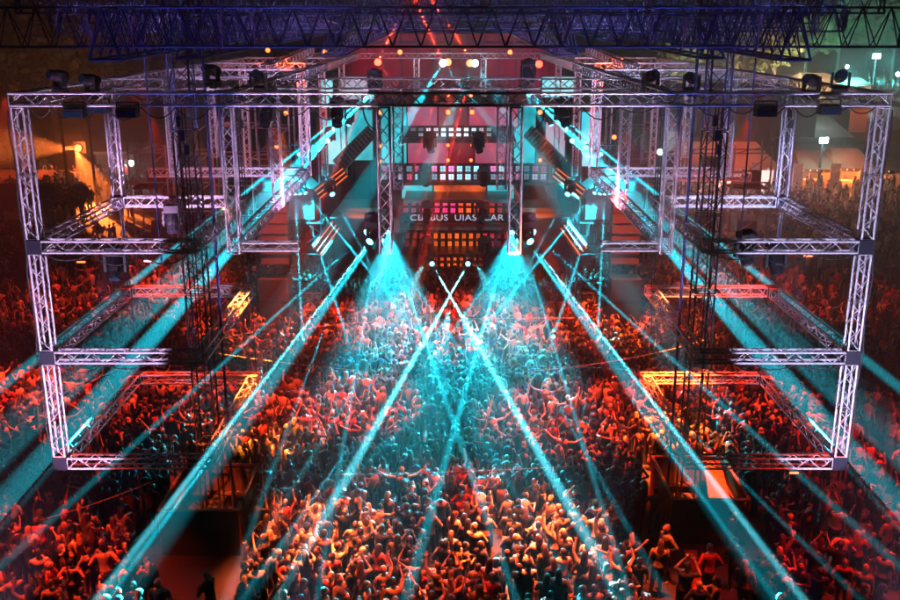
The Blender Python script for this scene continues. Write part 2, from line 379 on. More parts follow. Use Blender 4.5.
for s, side in ((-1, 'left'), (1, 'right')):
    pts = [(s * (9.22 + .03 * math.sin(k * 1.7)), 20.33, 10.8 - k * .45) for k in range(18)]
    cable(pts, .018, 'power_cable', f'black cable run taped down the outer {side} leg of the front row', group='cables looped along the rig')
sp = [((250, 400), (450, 352), (660, 372)), ((245, 470), (300, 482), (660, 462)), ((300, 330), (350, 318), (575, 318)), ((60, 395), (130, 358), (262, 330)), ((210, 352), (330, 372), (450, 375)), ((450, 375), (600, 372), (705, 340)), ((40, 520), (100, 505), (180, 470))]
for i, (a, c, d) in enumerate(sp):
    z = [24, 22, 27, 24, 25, 25, 19][i]
    cable([at(*a, z), at(*c, z), at(*d, z)], .009, 'steel_rope', ('upper', 'lowest', 'farthest', 'left wing', 'left middle', 'right middle', 'bottom left')[i] + ' thin steel rope spanning over the crowd', 'rope', STEELROPE, 'steel ropes over the crowd')

# ------------------------------------------------------------------ lamps
def mk(name, f, m):
    b = MB(); f(b); o = b.build(name, m); me = o.data; bpy.data.objects.remove(o); return me
def f_base(b): b.box((0, 0, 0), (.34, .26, .12)); b.box((0, 0, .08), (.2, .06, .06)); b.box((0, -.135, 0), (.2, .01, .06))
def f_yoke(b):
    b.box((0, 0, -.1), (.4, .12, .06)); b.box((-.2, 0, -.27), (.05, .12, .36)); b.box((.2, 0, -.27), (.05, .12, .36))
def f_head(b):
    X, Y_ = Vector((1, 0, 0)), Vector((0, 1, 0))
    b.loft([(Vector((0, 0, z)), r, r, X, Y_) for z, r in ((.22, .08), (.2, .13), (.08, .15), (-.05, .15), (-.12, .125), (-.24, .125), (-.26, .12))], 12)
def f_lens(b): b.tube((0, 0, -.262), (0, 0, -.275), .105, 12)
M_BASE = mk('base', f_base, BLACK); M_YOKE = mk('yoke', f_yoke, BLACK); M_HEAD = mk('head', f_head, BLACK); M_LENS = mk('lens', f_lens, L_OFF)
def sub(name, me, par, loc=(0, 0, 0), rot=None, m=None):
    o = bpy.data.objects.new(name, me); C.objects.link(o); o.parent = par; o.location = loc
    if rot is not None: o.rotation_mode = 'QUATERNION'; o.rotation_quaternion = rot
    if m: o.material_slots[0].link = 'OBJECT'; o.material_slots[0].material = m
    return o
def moving_head(p, t, label, lens=L_OFF, up=False, sc=1., group='moving head lamps on the rig'):
    """p is the pivot of the lamp head, it aims at t"""
    p, t = Vector(p), Vector(t)
    e = empty('moving_head_lamp', p, label, 'stage lamp', group); e.scale = (sc,) * 3
    d = (t - p).normalized(); yaw = math.atan2(d.y, d.x) - PI / 2
    q = Quaternion((0, 0, 1), yaw)
    if up: q = q @ Quaternion((0, 1, 0), PI)
    off = Vector((0, 0, -.36 if up else .36))
    sub('base', M_BASE, e, off, q); sub('yoke', M_YOKE, e, off, q)
    h = sub('head', M_HEAD, e, (0, 0, 0), (-d).to_track_quat('Z', 'Y'))
    sub('lens', M_LENS, h, (0, 0, 0), None, lens)
    return e
CY, CY2, RD, OR = (.01, .7, .88), (.25, .85, 1), (1, .035, .012), (1, .17, .03)
CY3 = (.12, .85, 1)
BK = 38.
def beam(src, Y, tgt, Yt, deg, W, label, col=CY, lens=L_CYAN, up=False, sc=1., blend=.9, fixture=True):
    p, t = at(*src, Y), at(*tgt, Yt); d = (t - p).normalized()
    if fixture: moving_head(p, t, label, lens, up, sc)
    return spot(p + d * .3 * sc, t, deg, W * (BK if deg < 5 else 1), col, blend, .03)

K = 1e5
NUM = ('first', 'second', 'third', 'fourth', 'fifth', 'sixth', 'seventh', 'eighth')
for s, side in ((-1, 'left'), (1, 'right')):
    X = (lambda x: x) if s < 0 else (lambda x: 900 - x)
    def B(src, Y, tgt, Yt, deg, W, label, **k): return beam((X(src[0]), src[1]), Y, (X(tgt[0]), tgt[1]), Yt, deg, W, label, **k)
    B((376, 88), 43, (0, 388), 25, 1.0, 7 * K, f'cyan lamp high by the {side} inner column throwing the long outward beam')
    B((374, 92), 42, (60, 385), 25, 3.6, 2.6 * K, f'second cyan lamp below the highest one at the {side} inner column', blend=.9)
    B((330, 138), 39, (75, 425), 22, 2.2, 1.6 * K, f'cyan lamp halfway down the {side} slanting ladder', blend=.5)
    B((374, 236), 26.5, (214, 446), 20, 1.0, 8 * K, f'cyan lamp at the foot of the {side} inner hanging leg', col=CY3)
    B((372, 228), 27.5, (150, 430), 20, 1.0, 2.0 * K, f'narrow cyan lamp beside the {side} inner leg foot')
    B((374, 240), 27, (244, 420), 21, 4.6, .35 * K, f'soft cyan lamp under the {side} inner leg foot', blend=1., fixture=False)
    B((330, 190), 37, (440, 392), 29, 1., 1.4 * K, f'thin cyan lamp under the {side} scaffold aiming inward')
    B((431, 262), 40, (508, 398), 26.5, 1.0, 2.4 * K, f'cyan lamp on the {side} end of the lowest light wall', col=CY3)
    B((380, 238), 40, (462, 352), 32, 1., 1.2 * K, f'thin cyan lamp behind the {side} inner column')
    B((376, 92), 43, (250, 300), 30, 6, .8 * K, f'glow {side}', blend=1., fixture=False)  # extra wide spots added for haze glow, without a lamp of their own
    B((300, 188), 37.5, (292, 300), 35, 10, .4 * K, f'glow {side}', blend=1., fixture=False, col=CY3)
    B((425, 262), 43, (404, 300), 38.5, 14, .16 * K, f'glow {side}', blend=1., fixture=False, col=CY3)
    B((378, 240), 28, (332, 512) if s < 0 else (300, 500), 19, 1.0, 1.2 * K, f'{side}', fixture=False)
    B((398, 262), 36, (470, 470) if s < 0 else (452, 452), 22, 1.0, 1.0 * K, f'{side}', fixture=False)
    B((382, 230), 37, (396, 285), 36, 44, .10 * K, f'down {side}', blend=.8, fixture=False)  # downward spots added for the cyan pools, no lamp there
    B((300, 160), 41, (284, 245), 40.5, 34, .5 * K, f'down {side}', blend=.8, fixture=False)
    # fan of thin rays below the cyan scaffold
    for j, (tx, ty) in enumerate(((272, 290), (300, 290), (330, 285), (362, 262))):
        B((291 + j * 4, 190), 38, (tx, ty), 35.5, 1.5, 4 * K, f'{NUM[j]} lamp of the cyan fan on the {side} scaffold counted outward in', sc=.7)
    # wide cyan washes near the stage
    B((300, 150), 42, (285, 262), 37, 16, .4 * K, f'wide cyan wash lamp over the {side} scaffold', blend=.6)
    B((388, 228), 37, (392, 300), 33.5, 42, .85 * K, f'wide cyan wash lamp beside the {side} end of the middle light wall', blend=.6)
    B((350, 120), 46, (325, 225), 44, 16, .3 * K, f'wide cyan wash lamp high at the {side} of the stage', blend=.6)
for x_ in (452, 459): beam((x_, 303), 29.5, (x_ + (x_ - 455) * 9, 400), 25.0, 20, .36 * K, 'added cyan wash over the centre of the crowd', blend=.35, fixture=False)  # unseen spots added to light the haze, nothing hangs here
for a, Y, t, Yt, W in (((300, 395), 23, (225, 600), 15.5, .8), ((347, 400), 24, (296, 483), 20, .6), ((388, 400), 22, (240, 612), 15.5, 1.0), ((430, 400), 23, (343, 487), 19, .8),
                       ((457, 400), 22, (583, 600), 16, 1.2), ((513, 403), 23, (590, 540), 18, .9), ((567, 420), 22, (652, 570), 16.5, .9), ((690, 480), 19, (785, 612), 14.5, 1.3), ((180, 500), 19, (103, 605), 14.5, 1.3), ((300, 517), 19, (238, 605), 15.5, .7), ((760, 500), 19, (853, 592), 15.5, .6)):
    o = at(*a, Y); d = at(*t, Yt); o2 = o + (o - d).normalized() * 5
    spot(o2, d, 1.1, W * K * 12, CY, .9, .03)
# top stage lamps: red crossing beams and white pairs
def small(px, Y, lens, label, grp, r=.13, W=0, col=RD):
    p = at(*px, Y); e = empty('par_lamp', p, label, 'stage lamp', grp)
    b = MB(); X_, Z_ = Vector((1, 0, 0)), Vector((0, 0, 1))
    b.loft([(Vector((0, y, 0)), rr, rr, X_, Z_) for y, rr in ((-.04, r * 1.15), (.05, r * 1.15), (.16, r), (.3, r * .6))], 10); b.box((0, .15, r * 1.4), (.06, .06, r * 1.2)); b.build('housing', BLACK, e)
    b = MB(); b.tube((0, -.045, 0), (0, -.06, 0), r, 12); b.build('lens', lens, e)
    if W > 800: point(p + Vector((0, -.25, 0)), W * .12, col, .05)
    return e
for (x, y), lens, W, col, lb in (((443, 63), L_WHITE, 900, (.6, .95, 1), 'bright white lamp left on the rear top truss'), ((475, 63), L_WHITE, 900, (.6, .95, 1), 'bright white lamp right on the rear top truss'),
                       ((448, 62), L_ORANGE, 500, RD, 'orange lamp beside the left white one on the rear truss'), ((470, 63), L_ORANGE, 500, RD, 'orange lamp beside the right white one on the rear truss'),
                       ((378, 62), L_RED, 900, RD, 'red star-like lamp left on the rear top truss'), ((539, 64), L_RED, 150, RD, 'small red lamp right on the rear top truss')):
    small((x, y), 49.6, lens, lb, 'lamps on the rear top truss', .18, W, col)
for (x, y), t, Yt, deg, W, col in (
    ((443, 63), (427, 27), 46, 1.3, 130, RD), ((474, 63), (450, 27), 46, 1.3, 130, RD), ((378, 62), (391, 34), 46, 1.2, 100, RD), ((378, 62), (370, 82), 47, 1.1, 10, RD), ((378, 62), (396, 86), 47, 1.0, 10, RD),
    ((447, 64), (466, 100), 46, 1.2, 25, RD), ((446, 66), (432, 110), 46, 1.4, 18, RD), ((472, 66), (462, 105), 46, 1.4, 18, RD),
    ((455, 84), (444, 126), 47, 1.1, 18, OR), ((478, 86), (466, 128), 47, 1.1, 18, OR),
    ((443, 63), (422, 97), 46, 5, 4, CY), ((443, 63), (470, 97), 46, 3, 3, CY), ((475, 63), (462, 92), 46, 3, 3, CY), ((475, 63), (498, 98), 46, 5, 4, CY),
    ((408, 140), (420, 165), 47, 1, 1.0, CY2), ((508, 140), (494, 163), 47, 1, 1.0, CY2)):
    p = at(x, y, 49.2); q = at(*t, Yt); spot(p, q, deg, W * K, col, .2, .03)
for i, (x, y) in enumerate([(448, 95), (471, 95), (448, 112), (472, 112), (448, 145), (472, 145), (448, 160), (471, 160), (380, 112), (380, 146), (380, 161), (540, 112), (540, 145), (540, 160)]):
    cx = {448: 'centre-left', 471: 'centre-right', 472: 'centre-right', 380: 'left', 540: 'right'}[x]
    rank = {95: 'topmost', 112: 'upper', 145: 'lower', 146: 'lower', 160: 'lowest', 161: 'lowest'}[y]
    small((x, y), 46.5, L_ORANGE, f'{rank} orange lamp in the {cx} upright row before the stage screens', 'orange lamp rows of the stage', .11 if y == 112 else .08, 260 if y in (95, 112) else 120, OR)
for i, (x, y) in enumerate([(325, 52), (400, 52), (510, 52), (286, 113), (277, 146), (287, 178), (268, 50), (614, 137), (620, 64), (634, 64)]):
    small((x, y), 42.5, L_ORANGE, f'{("small red lamp under the rear truss left", "red lamp under the rear truss at the centre left", "red lamp under the rear truss at the centre right", "orange lamp on the left scaffold upper row", "orange lamp on the left scaffold middle row", "orange lamp low on the left scaffold", "orange lamp on the far left upper truss", "orange lamp on the right scaffold", "orange lamp on the slanting truss at right", "red lamp at the end of the slanting truss at right")[i]}', 'scattered red lamps', .1, 120, OR)
for i, (x, y, Y) in enumerate(((353, 117, 40), (559, 117, 40))):
    pass
# unlit heads standing on and hanging below the front truss
for x, y, up, Y, lb in ((59, 78, 1, 21.6, 'black lamp head on top of the front truss far left'), (91, 82, 1, 21.6, 'second black lamp head on the front truss from the left'),
                        (212, 72, 1, 23, 'black tilted lamp head on the truss left of the first column'), (258, 78, 1, 23, 'black lamp head with blue cap on the truss left'),
                        (651, 78, 1, 23, 'black lamp head with blue cap on the truss right'), (692, 80, 1, 23, 'black tilted lamp head on the truss right of the column'), (812, 82, 1, 21.6, 'second black lamp head on the front truss from the right'), (841, 78, 1, 21.6, 'black lamp head on top of the front truss far right')):
    p = at(x, y - 2, Y); moving_head(p, p + Vector((random.uniform(-2, 2), -1.5, .4)), lb, L_OFF, True, .9, 'dark lamp heads on the rig')
for x, y, Y, lb in ((266, 116, 25.7, 'dark lamp head under the second truss at left'), (337, 116, 25.7, 'dark lamp head under the second truss left of centre'), (563, 116, 25.7, 'dark lamp head under the second truss right of centre'),
                    (172, 222, 25.6, 'dark lamp head below the upper left ring'), (116, 267, 20.7, 'dark lamp head below the uppermost left ring beam'), (775, 262, 20.7, 'dark lamp head below the uppermost right ring beam'), (745, 252, 20.7, 'small dark lamp head under the upper right ring'),
                    (375, 85, 31, 'dark lamp head by the left inner column top'), (528, 75, 31, 'dark lamp head by the right inner column top'), (430, 145, 42, 'dark lamp head before the pink screen at left'), (478, 145, 42, 'dark lamp head before the pink screen at right'),
                    (425, 178, 41, 'dark lamp head before the upper light wall at left'), (484, 178, 41, 'dark lamp head before the upper light wall at right'), (427, 215, 40, 'dark lamp head before the lettered band at left'), (482, 215, 40, 'dark lamp head before the lettered band at right'),
                    (427, 250, 39.5, 'dark lamp head beside the lowest light wall at left'), (485, 250, 39.5, 'dark lamp head beside the lowest light wall at right')):
    p = at(x, y, Y); moving_head(p, p + Vector((random.uniform(-.6, .6), -1, -1.6)), lb, L_OFF, False, 1.1 if Y < 35 else 1.3, 'dark lamp heads on the rig')
# flat floodlights under the front truss
for i, (x, y, Y) in enumerate(((75, 113, 20.3), (99, 109, 20.9), (128, 113, 20.3), (765, 112, 20.3), (829, 110, 20.3))):
    p = at(x, y, Y); e = empty('floodlight', p, f'{("leftmost", "second", "third", "fourth", "rightmost")[i]} flat black floodlight under the front truss from the left', 'floodlight', 'flat floodlights under the front truss')
    b = MB(); b.box((0, 0, 0), (.42, .3, .17)); 
    for j in range(6): b.box((-.17 + j * .068, 0, .1), (.02, .26, .05))
    b.build('housing', BLACK, e)
    b = MB(); b.box((0, -.155, -.01), (.36, .01, .11)); b.build('lens', L_OFF, e)
    b = MB(); b.tube((-.23, 0, 0), (-.23, 0, .22), .015, 4); b.tube((.23, 0, 0), (.23, 0, .22), .015, 4); b.tube((-.23, 0, .22), (.23, 0, .22), .015, 4); b.build('bracket', DARKM, e)
# little orange sticks of light hanging above the crowd
for i, (x, y, Y) in enumerate(((81, 262, 23), (148, 261, 24), (808, 256, 23), (794, 473, 20), (466, 150, 40))):
    p = at(x, y, Y); b = MB(); b.box(p, (.2, .035, .035)); tag(b.build('light_stick', emis('amber_stick', (1, .12, .02), 5)), f'short glowing amber light bar {("far left", "left of the tower", "far right below the upper ring", "below the lowest right ring", "before the pink screen")[i]}', 'light bar', 'short amber light bars') if i < 4 else None

# ------------------------------------------------------------------ added fill light on the silver trusses, the wings and the crowd
for x, tx, W, col in ((-7.5, -8.6, 9500, (.88, .56, 1)), (7.5, 8.6, 9500, (.68, .6, 1)), (-2.5, -3.0, 7500, (.95, .62, 1)), (2.5, 3.0, 7500, (.8, .65, 1))):  # fill lamps added out of view to brighten the front trusses
    p = Vector((x, 13.5, 2.25)); t = Vector((tx, 20.5, 2.25 + 7 * math.tan(R(28.5))))
    moving_head(p, t, f'added unseen fill lamp behind the crowd aimed up at the {"left" if x < 0 else "right"} {"outer" if abs(x) > 4 else "inner"} trusses', L_CYAN, True, 1., 'added uplights behind the crowd')
    o = spot(p + (t - p).normalized() * .4, t, 57, W * .68, col, .06, .1); o.scale = (.58 if abs(x) > 4 else .5, 1, 1)
for x, y, z, tx, ty, deg, W, col in (
    (-6.4, 24.0, 10.4, -5.0, 25.2, 18, 42000, (1, .2, .03)), (6.4, 24.2, 10.4, 6.5, 25.6, 21, 42000, (1, .17, .025)),
    (-.3, 21.5, 10.6, -.3, 20.5, 44, 12000, (1, .05, .015)), (-3.4, 19.5, 10.6, -3.2, 19.6, 28, 40000, (1, .13, .025)), (2.0, 20, 10.6, 1.8, 20.2, 28, 40000, (1, .12, .02)), (4.4, 18.5, 10.6, 4.0, 18.6, 24, 14000, (1, .07, .01)), (-1.2, 17.5, 10.6, -1.0, 17.2, 26, 12000, (1, .06, .01)),
    (-3.4, 26.5, 10.6, -3.6, 27.5, 40, 20000, (1, .045, .012)), (3.8, 26.0, 10.6, 4.0, 26.6, 42, 22000, (1, .045, .012)), (0, 33, 10.6, 0, 35.5, 56, 20000, (1, .05, .02)),
    (-8.4, 27.5, 10, -8.2, 27.5, 50, 9000, (1, .04, .01)), (-12.5, 27.5, 10.6, -14.0, 28.2, 40, 22000, (1, .05, .015)), (-9.6, 17.5, 10.0, -9.4, 18.0, 50, 9000, (1, .04, .01)),
    (8.4, 27.5, 10, 8.2, 27.5, 50, 12000, (1, .035, .01)), (13.0, 21, 10.6, 13.6, 23.5, 54, 8000, (1, .015, .01)), (9.2, 17.5, 10.6, 9.2, 18, 50, 5500, (1, .02, .01)),
    (-12, 38, 10.6, -14, 40, 66, 8000, (1, .04, .01)), (12, 38, 10.6, 14, 40, 66, 5000, (1, .04, .01)), (-6.4, 35, 9, -6.4, 35.6, 60, 12000, (1, .06, .012)), (6.4, 35, 9.0, 6.5, 35.6, 60, 14000, (1, .08, .012)),
    (-6.5, 21.3, 7.1, -6.0, 22.4, 22, 6500, (1, .1, .02)), (6.9, 21.7, 7.1, 6.5, 22.9, 22, 6500, (1, .1, .02))):
    spot((x, y, z), (tx, ty, 1), deg, W * 1.45, col, .8, .08)  # red fill spots added for the crowd and the boxes, no lamps there
for x in (-6, 6): spot((x, 13.2, 2.3), (x * .8, 19.8, 12.5), 30, 1500, (.16, .16, 1), .6, .1)  # blue spots added out of view to light the roof trusses
# added violet, pink and orange fill spots that colour the rows behind
for x, y, z, tx, ty, tz, deg, W, col in (
    (-3, 22.5, 6.2, -5, 34, 10.6, 44, 5000, (.75, .5, 1)), (3, 22.5, 6.2, 5, 34, 10.6, 44, 5000, (.6, .55, 1)), (-8.3, 21.5, 6.2, -7.5, 32, 10.4, 46, 3800, (.85, .45, .9)), (8.3, 21.5, 6.2, 7.5, 32, 10.4, 46, 3800, (.55, .55, 1)),
    (-3, 33, 7.5, -5, 44, 10.8, 54, 2000, (1, .3, .35)), (3, 33, 7.5, 5, 44, 10.8, 54, 2000, (1, .3, .4)),
    (-7, 25.2, 5.0, -7.5, 26.2, 5.3, 120, 20, OR), (7, 25.2, 5.0, 7.5, 26.2, 5.3, 120, 60, OR)):
    spot((x, y, z), (tx, ty, tz), deg, W, col, .5, .08)

# ------------------------------------------------------------------ stage
def rect(x0, y0, x1, y1, Y):
    a, b_ = at(x0, y1, Y), at(x1, y0, Y); return a.x, a.z, b_.x, b_.z
def panel(mb, x0, y0, x1, y1, Y, t=.15):
    a, c, b_, d = rect(x0, y0, x1, y1, Y); mb.box(((a + b_) / 2, Y + t / 2, (c + d) / 2), (b_ - a, t, d - c))
def screen(x0, y0, x1, y1, Y, m, label, group='stage screens'):
    a, c, b_, d = rect(x0, y0, x1, y1, Y)
    e = empty('video_screen', ((a + b_) / 2, Y, c), label, 'screen', group); l = e.location
    b = MB(); b.box(((a + b_) / 2, Y + .12, (c + d) / 2), (b_ - a + .16, .2, d - c + .16)); local(b, l).build('cabinet', BLACK, e)
    b = MB(); b.box(((a + b_) / 2, Y - .01, (c + d) / 2), (b_ - a, .02, d - c)); local(b, l).build('display', m, e)
    return e
PINK = screen_mat('pink_screen', [(.3, (.35, .01, .06)), (.5, (.85, .04, .16)), (.62, (.95, .16, .32)), (.78, (.75, .4, .7))], .5, .35)
PINK2 = screen_mat('pink_grey_screen', [(.3, (.12, .1, .12)), (.5, (.5, .08, .16)), (.65, (.6, .3, .38))], .45, .6)
DARKRED = screen_mat('dark_red_screen', [(.3, (.12, .0, .02)), (.6, (.35, .01, .04)), (.8, (.5, .08, .1))], .6, .5)
ORANGE = screen_mat('orange_screen', [(.35, (.1, .02, .02)), (.48, (1, .13, .02)), (.6, (1, .3, .06)), (.75, (1, .7, .4))], 1., .55, (1, 1, 1.2))
TEALS = screen_mat('teal_screen', [(.3, (.0, .12, .17)), (.52, (.0, .5, .6)), (.68, (.1, .8, .9))], .9, .5)  # glow raised so the teal also stands in for cyan-lit haze
CYANS = screen_mat('cyan_screen', [(.3, (.0, .45, .55)), (.5, (.02, .75, .9)), (.7, (.5, .95, 1))], 1.2, .4)  # screen glow boosted, partly in place of lit cyan haze
PALE = screen_mat('pale_pink_screen', [(.3, (.5, .25, .5)), (.55, (.8, .5, .7)), (.75, (.6, .75, .95))], .7, .3)
screen(408, 105, 437, 127, 53, PINK, 'upper pink stage screen on the left')
screen(437, 103, 469, 127, 53.2, PINK2, 'upper greyish stage screen in the middle')
screen(469, 105, 518, 127, 53, PINK, 'upper pink stage screen on the right')
screen(408, 140, 448, 163, 52, PINK, 'middle pink stage screen on the left')
screen(448, 140, 475, 163, 52.2, DARKRED, 'middle dark red stage screen in the centre')
screen(475, 140, 512, 163, 52, PINK, 'middle pink stage screen on the right')
screen(402, 181, 434, 199, 50.5, TEALS, 'lower teal stage screen on the left')
screen(434, 180, 486, 199, 50.3, ORANGE, 'lower glowing orange stage screen in the centre')
screen(486, 181, 514, 199, 50.5, TEALS, 'lower teal stage screen on the right')
screen(382, 105, 406, 163, 54, TEALS, 'tall narrow teal screen left of the pink ones'); screen(514, 105, 536, 163, 54, TEALS, 'tall narrow teal screen right of the pink ones')
screen(342, 77, 374, 99, 54, PALE, 'pale pink and blue screen high on the left'); screen(542, 77, 574, 97, 54, CYANS, 'cyan screen high on the right')
screen(322, 78, 341, 108, 54.5, CYANS, 'narrow blue screen high on the left'); screen(545, 112, 566, 160, 50, PALE, 'pale violet screen by the right ramp')
screen(324, 118, 345, 164, 50, CYANS, 'upright cyan screen on the left side of the stage'); screen(580, 112, 600, 166, 50, CYANS, 'upright cyan screen on the right side of the stage')
screen(345, 110, 372, 160, 51, TEALS, 'wide teal screen behind the left ramp')
# walls of small square lamps
CELLC = [(1, .03, .08), (1, .03, .2), (1, .06, .02), (1, .15, .02), (1, .3, .06)]
def light_wall(x0, y0, x1, y1, Y, cols, rows, colfn, label):
    a, c, b_, d = rect(x0, y0, x1, y1, Y)
    e = empty('light_wall', ((a + b_) / 2, Y, c), label, 'light wall', 'walls of square lamps'); l = e.location
    b = MB(); W_, H_ = b_ - a, d - c; cw, ch = W_ / cols, H_ / rows
    for i in range(cols + 1): b.box((a + i * cw, Y, (c + d) / 2), (.1 if i % 1 == 0 else .06, .3, H_ + .1))
    for j in range(rows + 1): b.box(((a + b_) / 2, Y + .003, c + j * ch), (W_ + .1, .29, .07))
    b.box(((a + b_) / 2, Y + .2, (c + d) / 2), (W_ + .1, .08, H_ + .1))
    local(b, l).build('frame', BLACK, e)
    for i in range(cols):
        for j in range(rows):
            col, st = colfn(i, j)
            if st <= 0: continue
            b = MB(); cx, cz = a + (i + .5) * cw, c + (j + .5) * ch
            q = .5 * (cw - .16); r_ = .5 * (ch - .12)
            for u in (-1, 1):
                for v_ in (-1, 1): b.box((cx + u * q * .52, Y + .1, cz + v_ * r_ * .52), (q * .85, .04, r_ * .85))
            m = emis('cell_%02d%02d%02d_%d' % (int(col[0] * 50), int(col[1] * 50), int(col[2] * 50), int(st * 4)), col, int(st * 4 + 1) / 4)
            local(b, l).build('lamp_cell', m, e)
    return e
def bell(i, n): return math.exp(-((i + .5 - n / 2) / (n * .27)) ** 2)
rr_ = random.Random(3)
light_wall(402, 127, 508, 137.5, 49, 14, 2, lambda i, j: ((.75, .9, 1), bell(i, 14) * 3 * rr_.uniform(.6, 1.2) - .3), 'top wall of small lamps, white in its middle')
light_wall(380, 165, 548, 181, 49.5, 20, 2, lambda i, j: (rr_.choice([(.6, .75, 1), (.8, .2, .5), (.3, .7, .9)]), (bell(i, 20) * 2.2 + .25) * rr_.uniform(.15, 1.2)), 'widest wall of small bluish white lamps')
light_wall(402, 200, 512, 214, 48, 14, 2, lambda i, j: (CELLC[1] if i < 7 else CELLC[rr_.choice([0, 2, 3])], (bell(i, 14) * 2.4 + .15) * rr_.uniform(.7, 1.2)), 'pink and red lamp wall above the lettered band')
light_wall(404, 232, 510, 248, 46.5, 15, 2, lambda i, j: (CELLC[3] if bell(i, 15) > .5 else CELLC[0], (bell(i, 15) * 1.6 + .15) * rr_.uniform(.45, 1.2)), 'orange and red lamp wall below the lettered band')
light_wall(426, 256, 484, 268, 45, 9, 2, lambda i, j: (rr_.choice(CELLC[2:4]), (bell(i, 9) * 1.8 + .1) * rr_.uniform(.5, 1.2)), 'lowest and smallest orange red lamp wall')
# lettered band
a, c, b_, d = rect(402, 214, 514, 223, 47.6)
e = empty('lettered_band', ((a + b_) / 2, 47.6, c), 'dark fascia band with broken white lettering across the stage', 'sign'); l = e.location
b = MB(); b.box(((a + b_) / 2, 47.7, (c + d) / 2), (b_ - a, .16, d - c)); local(b, l).build('board', mat('band_board', (.25, .07, .08), .6), e)
def text(s_, size, loc, m_, parent, name='lettering', ext=.012):
    cu = bpy.data.curves.new('t', 'FONT'); cu.body = s_; cu.size = size; cu.extrude = ext; cu.align_x = 'CENTER'; cu.align_y = 'CENTER'; cu.space_character = 1.05
    o = bpy.data.objects.new('t', cu); C.objects.link(o); bpy.context.view_layer.update()
    me = bpy.data.meshes.new_from_object(o.evaluated_get(bpy.context.evaluated_depsgraph_get())); bpy.data.objects.remove(o)
    me.materials.clear(); me.materials.append(m_); o = bpy.data.objects.new(name, me); C.objects.link(o); o.parent = parent; o.location = loc; o.rotation_euler = (R(90), 0, 0); return o
LT = emis('white_letters', (.7, .75, 1), .8)
zz = (d + c) / 2 - c + .03
for s_, x in (('CB', 416.5), ('BUS', 439), ('UIAS', 465.5), ('CAR N', 499)):
    t_ = text(s_, .42, (at(x, 217, 47.6).x - l.x, 0.01, zz), LT, e); t_.scale.x = 1.25
# ledges / decks of the booth
def deck(x0, x1, y, Y, dep, label, m=None, h=.12):
    a, z = at(x0, y, Y).x, at(x0, y, Y).z; b2 = at(x1, y, Y).x
    b = MB(); b.box(((a + b2) / 2, Y + dep / 2, z - h / 2), (b2 - a, dep, h)); b.box(((a + b2) / 2, Y - .03, z - h - .02), (b2 - a + .1, .05, .05)); return tag(b.build('stage_deck', m or BLACK), label, 'deck', 'decks of the stage')
GLR = mat('glossy_red_deck', (.2, .03, .03), .3)
deck(403, 515, 227, 47, 3, 'dark deck edge under the lettered band', GLR); deck(400, 512, 230, 46.2, 3, 'deck above the orange lamp wall', GLR); deck(424, 488, 254, 44.8, 2.5, 'small deck above the lowest lamp wall', GLR)
deck(398, 516, 139.5, 48.8, 3, 'upper deck over the middle pink screens'); deck(378, 550, 182, 49.2, 2.5, 'wide deck below the bluish lamp wall'); deck(404, 512, 199.6, 47.8, 3, 'deck above the pink lamp wall', mat('pale_edge', (.4, .4, .42), .4))
b = MB(); b.box((.2, 48.5, .5), (6.2, 5.5, 1)); b.box((.2, 50.5, 1.6), (8, 4, 1.2)); tag(b.build('booth_base', BLACK), 'black base of the stage booth behind the crowd', 'stage base')
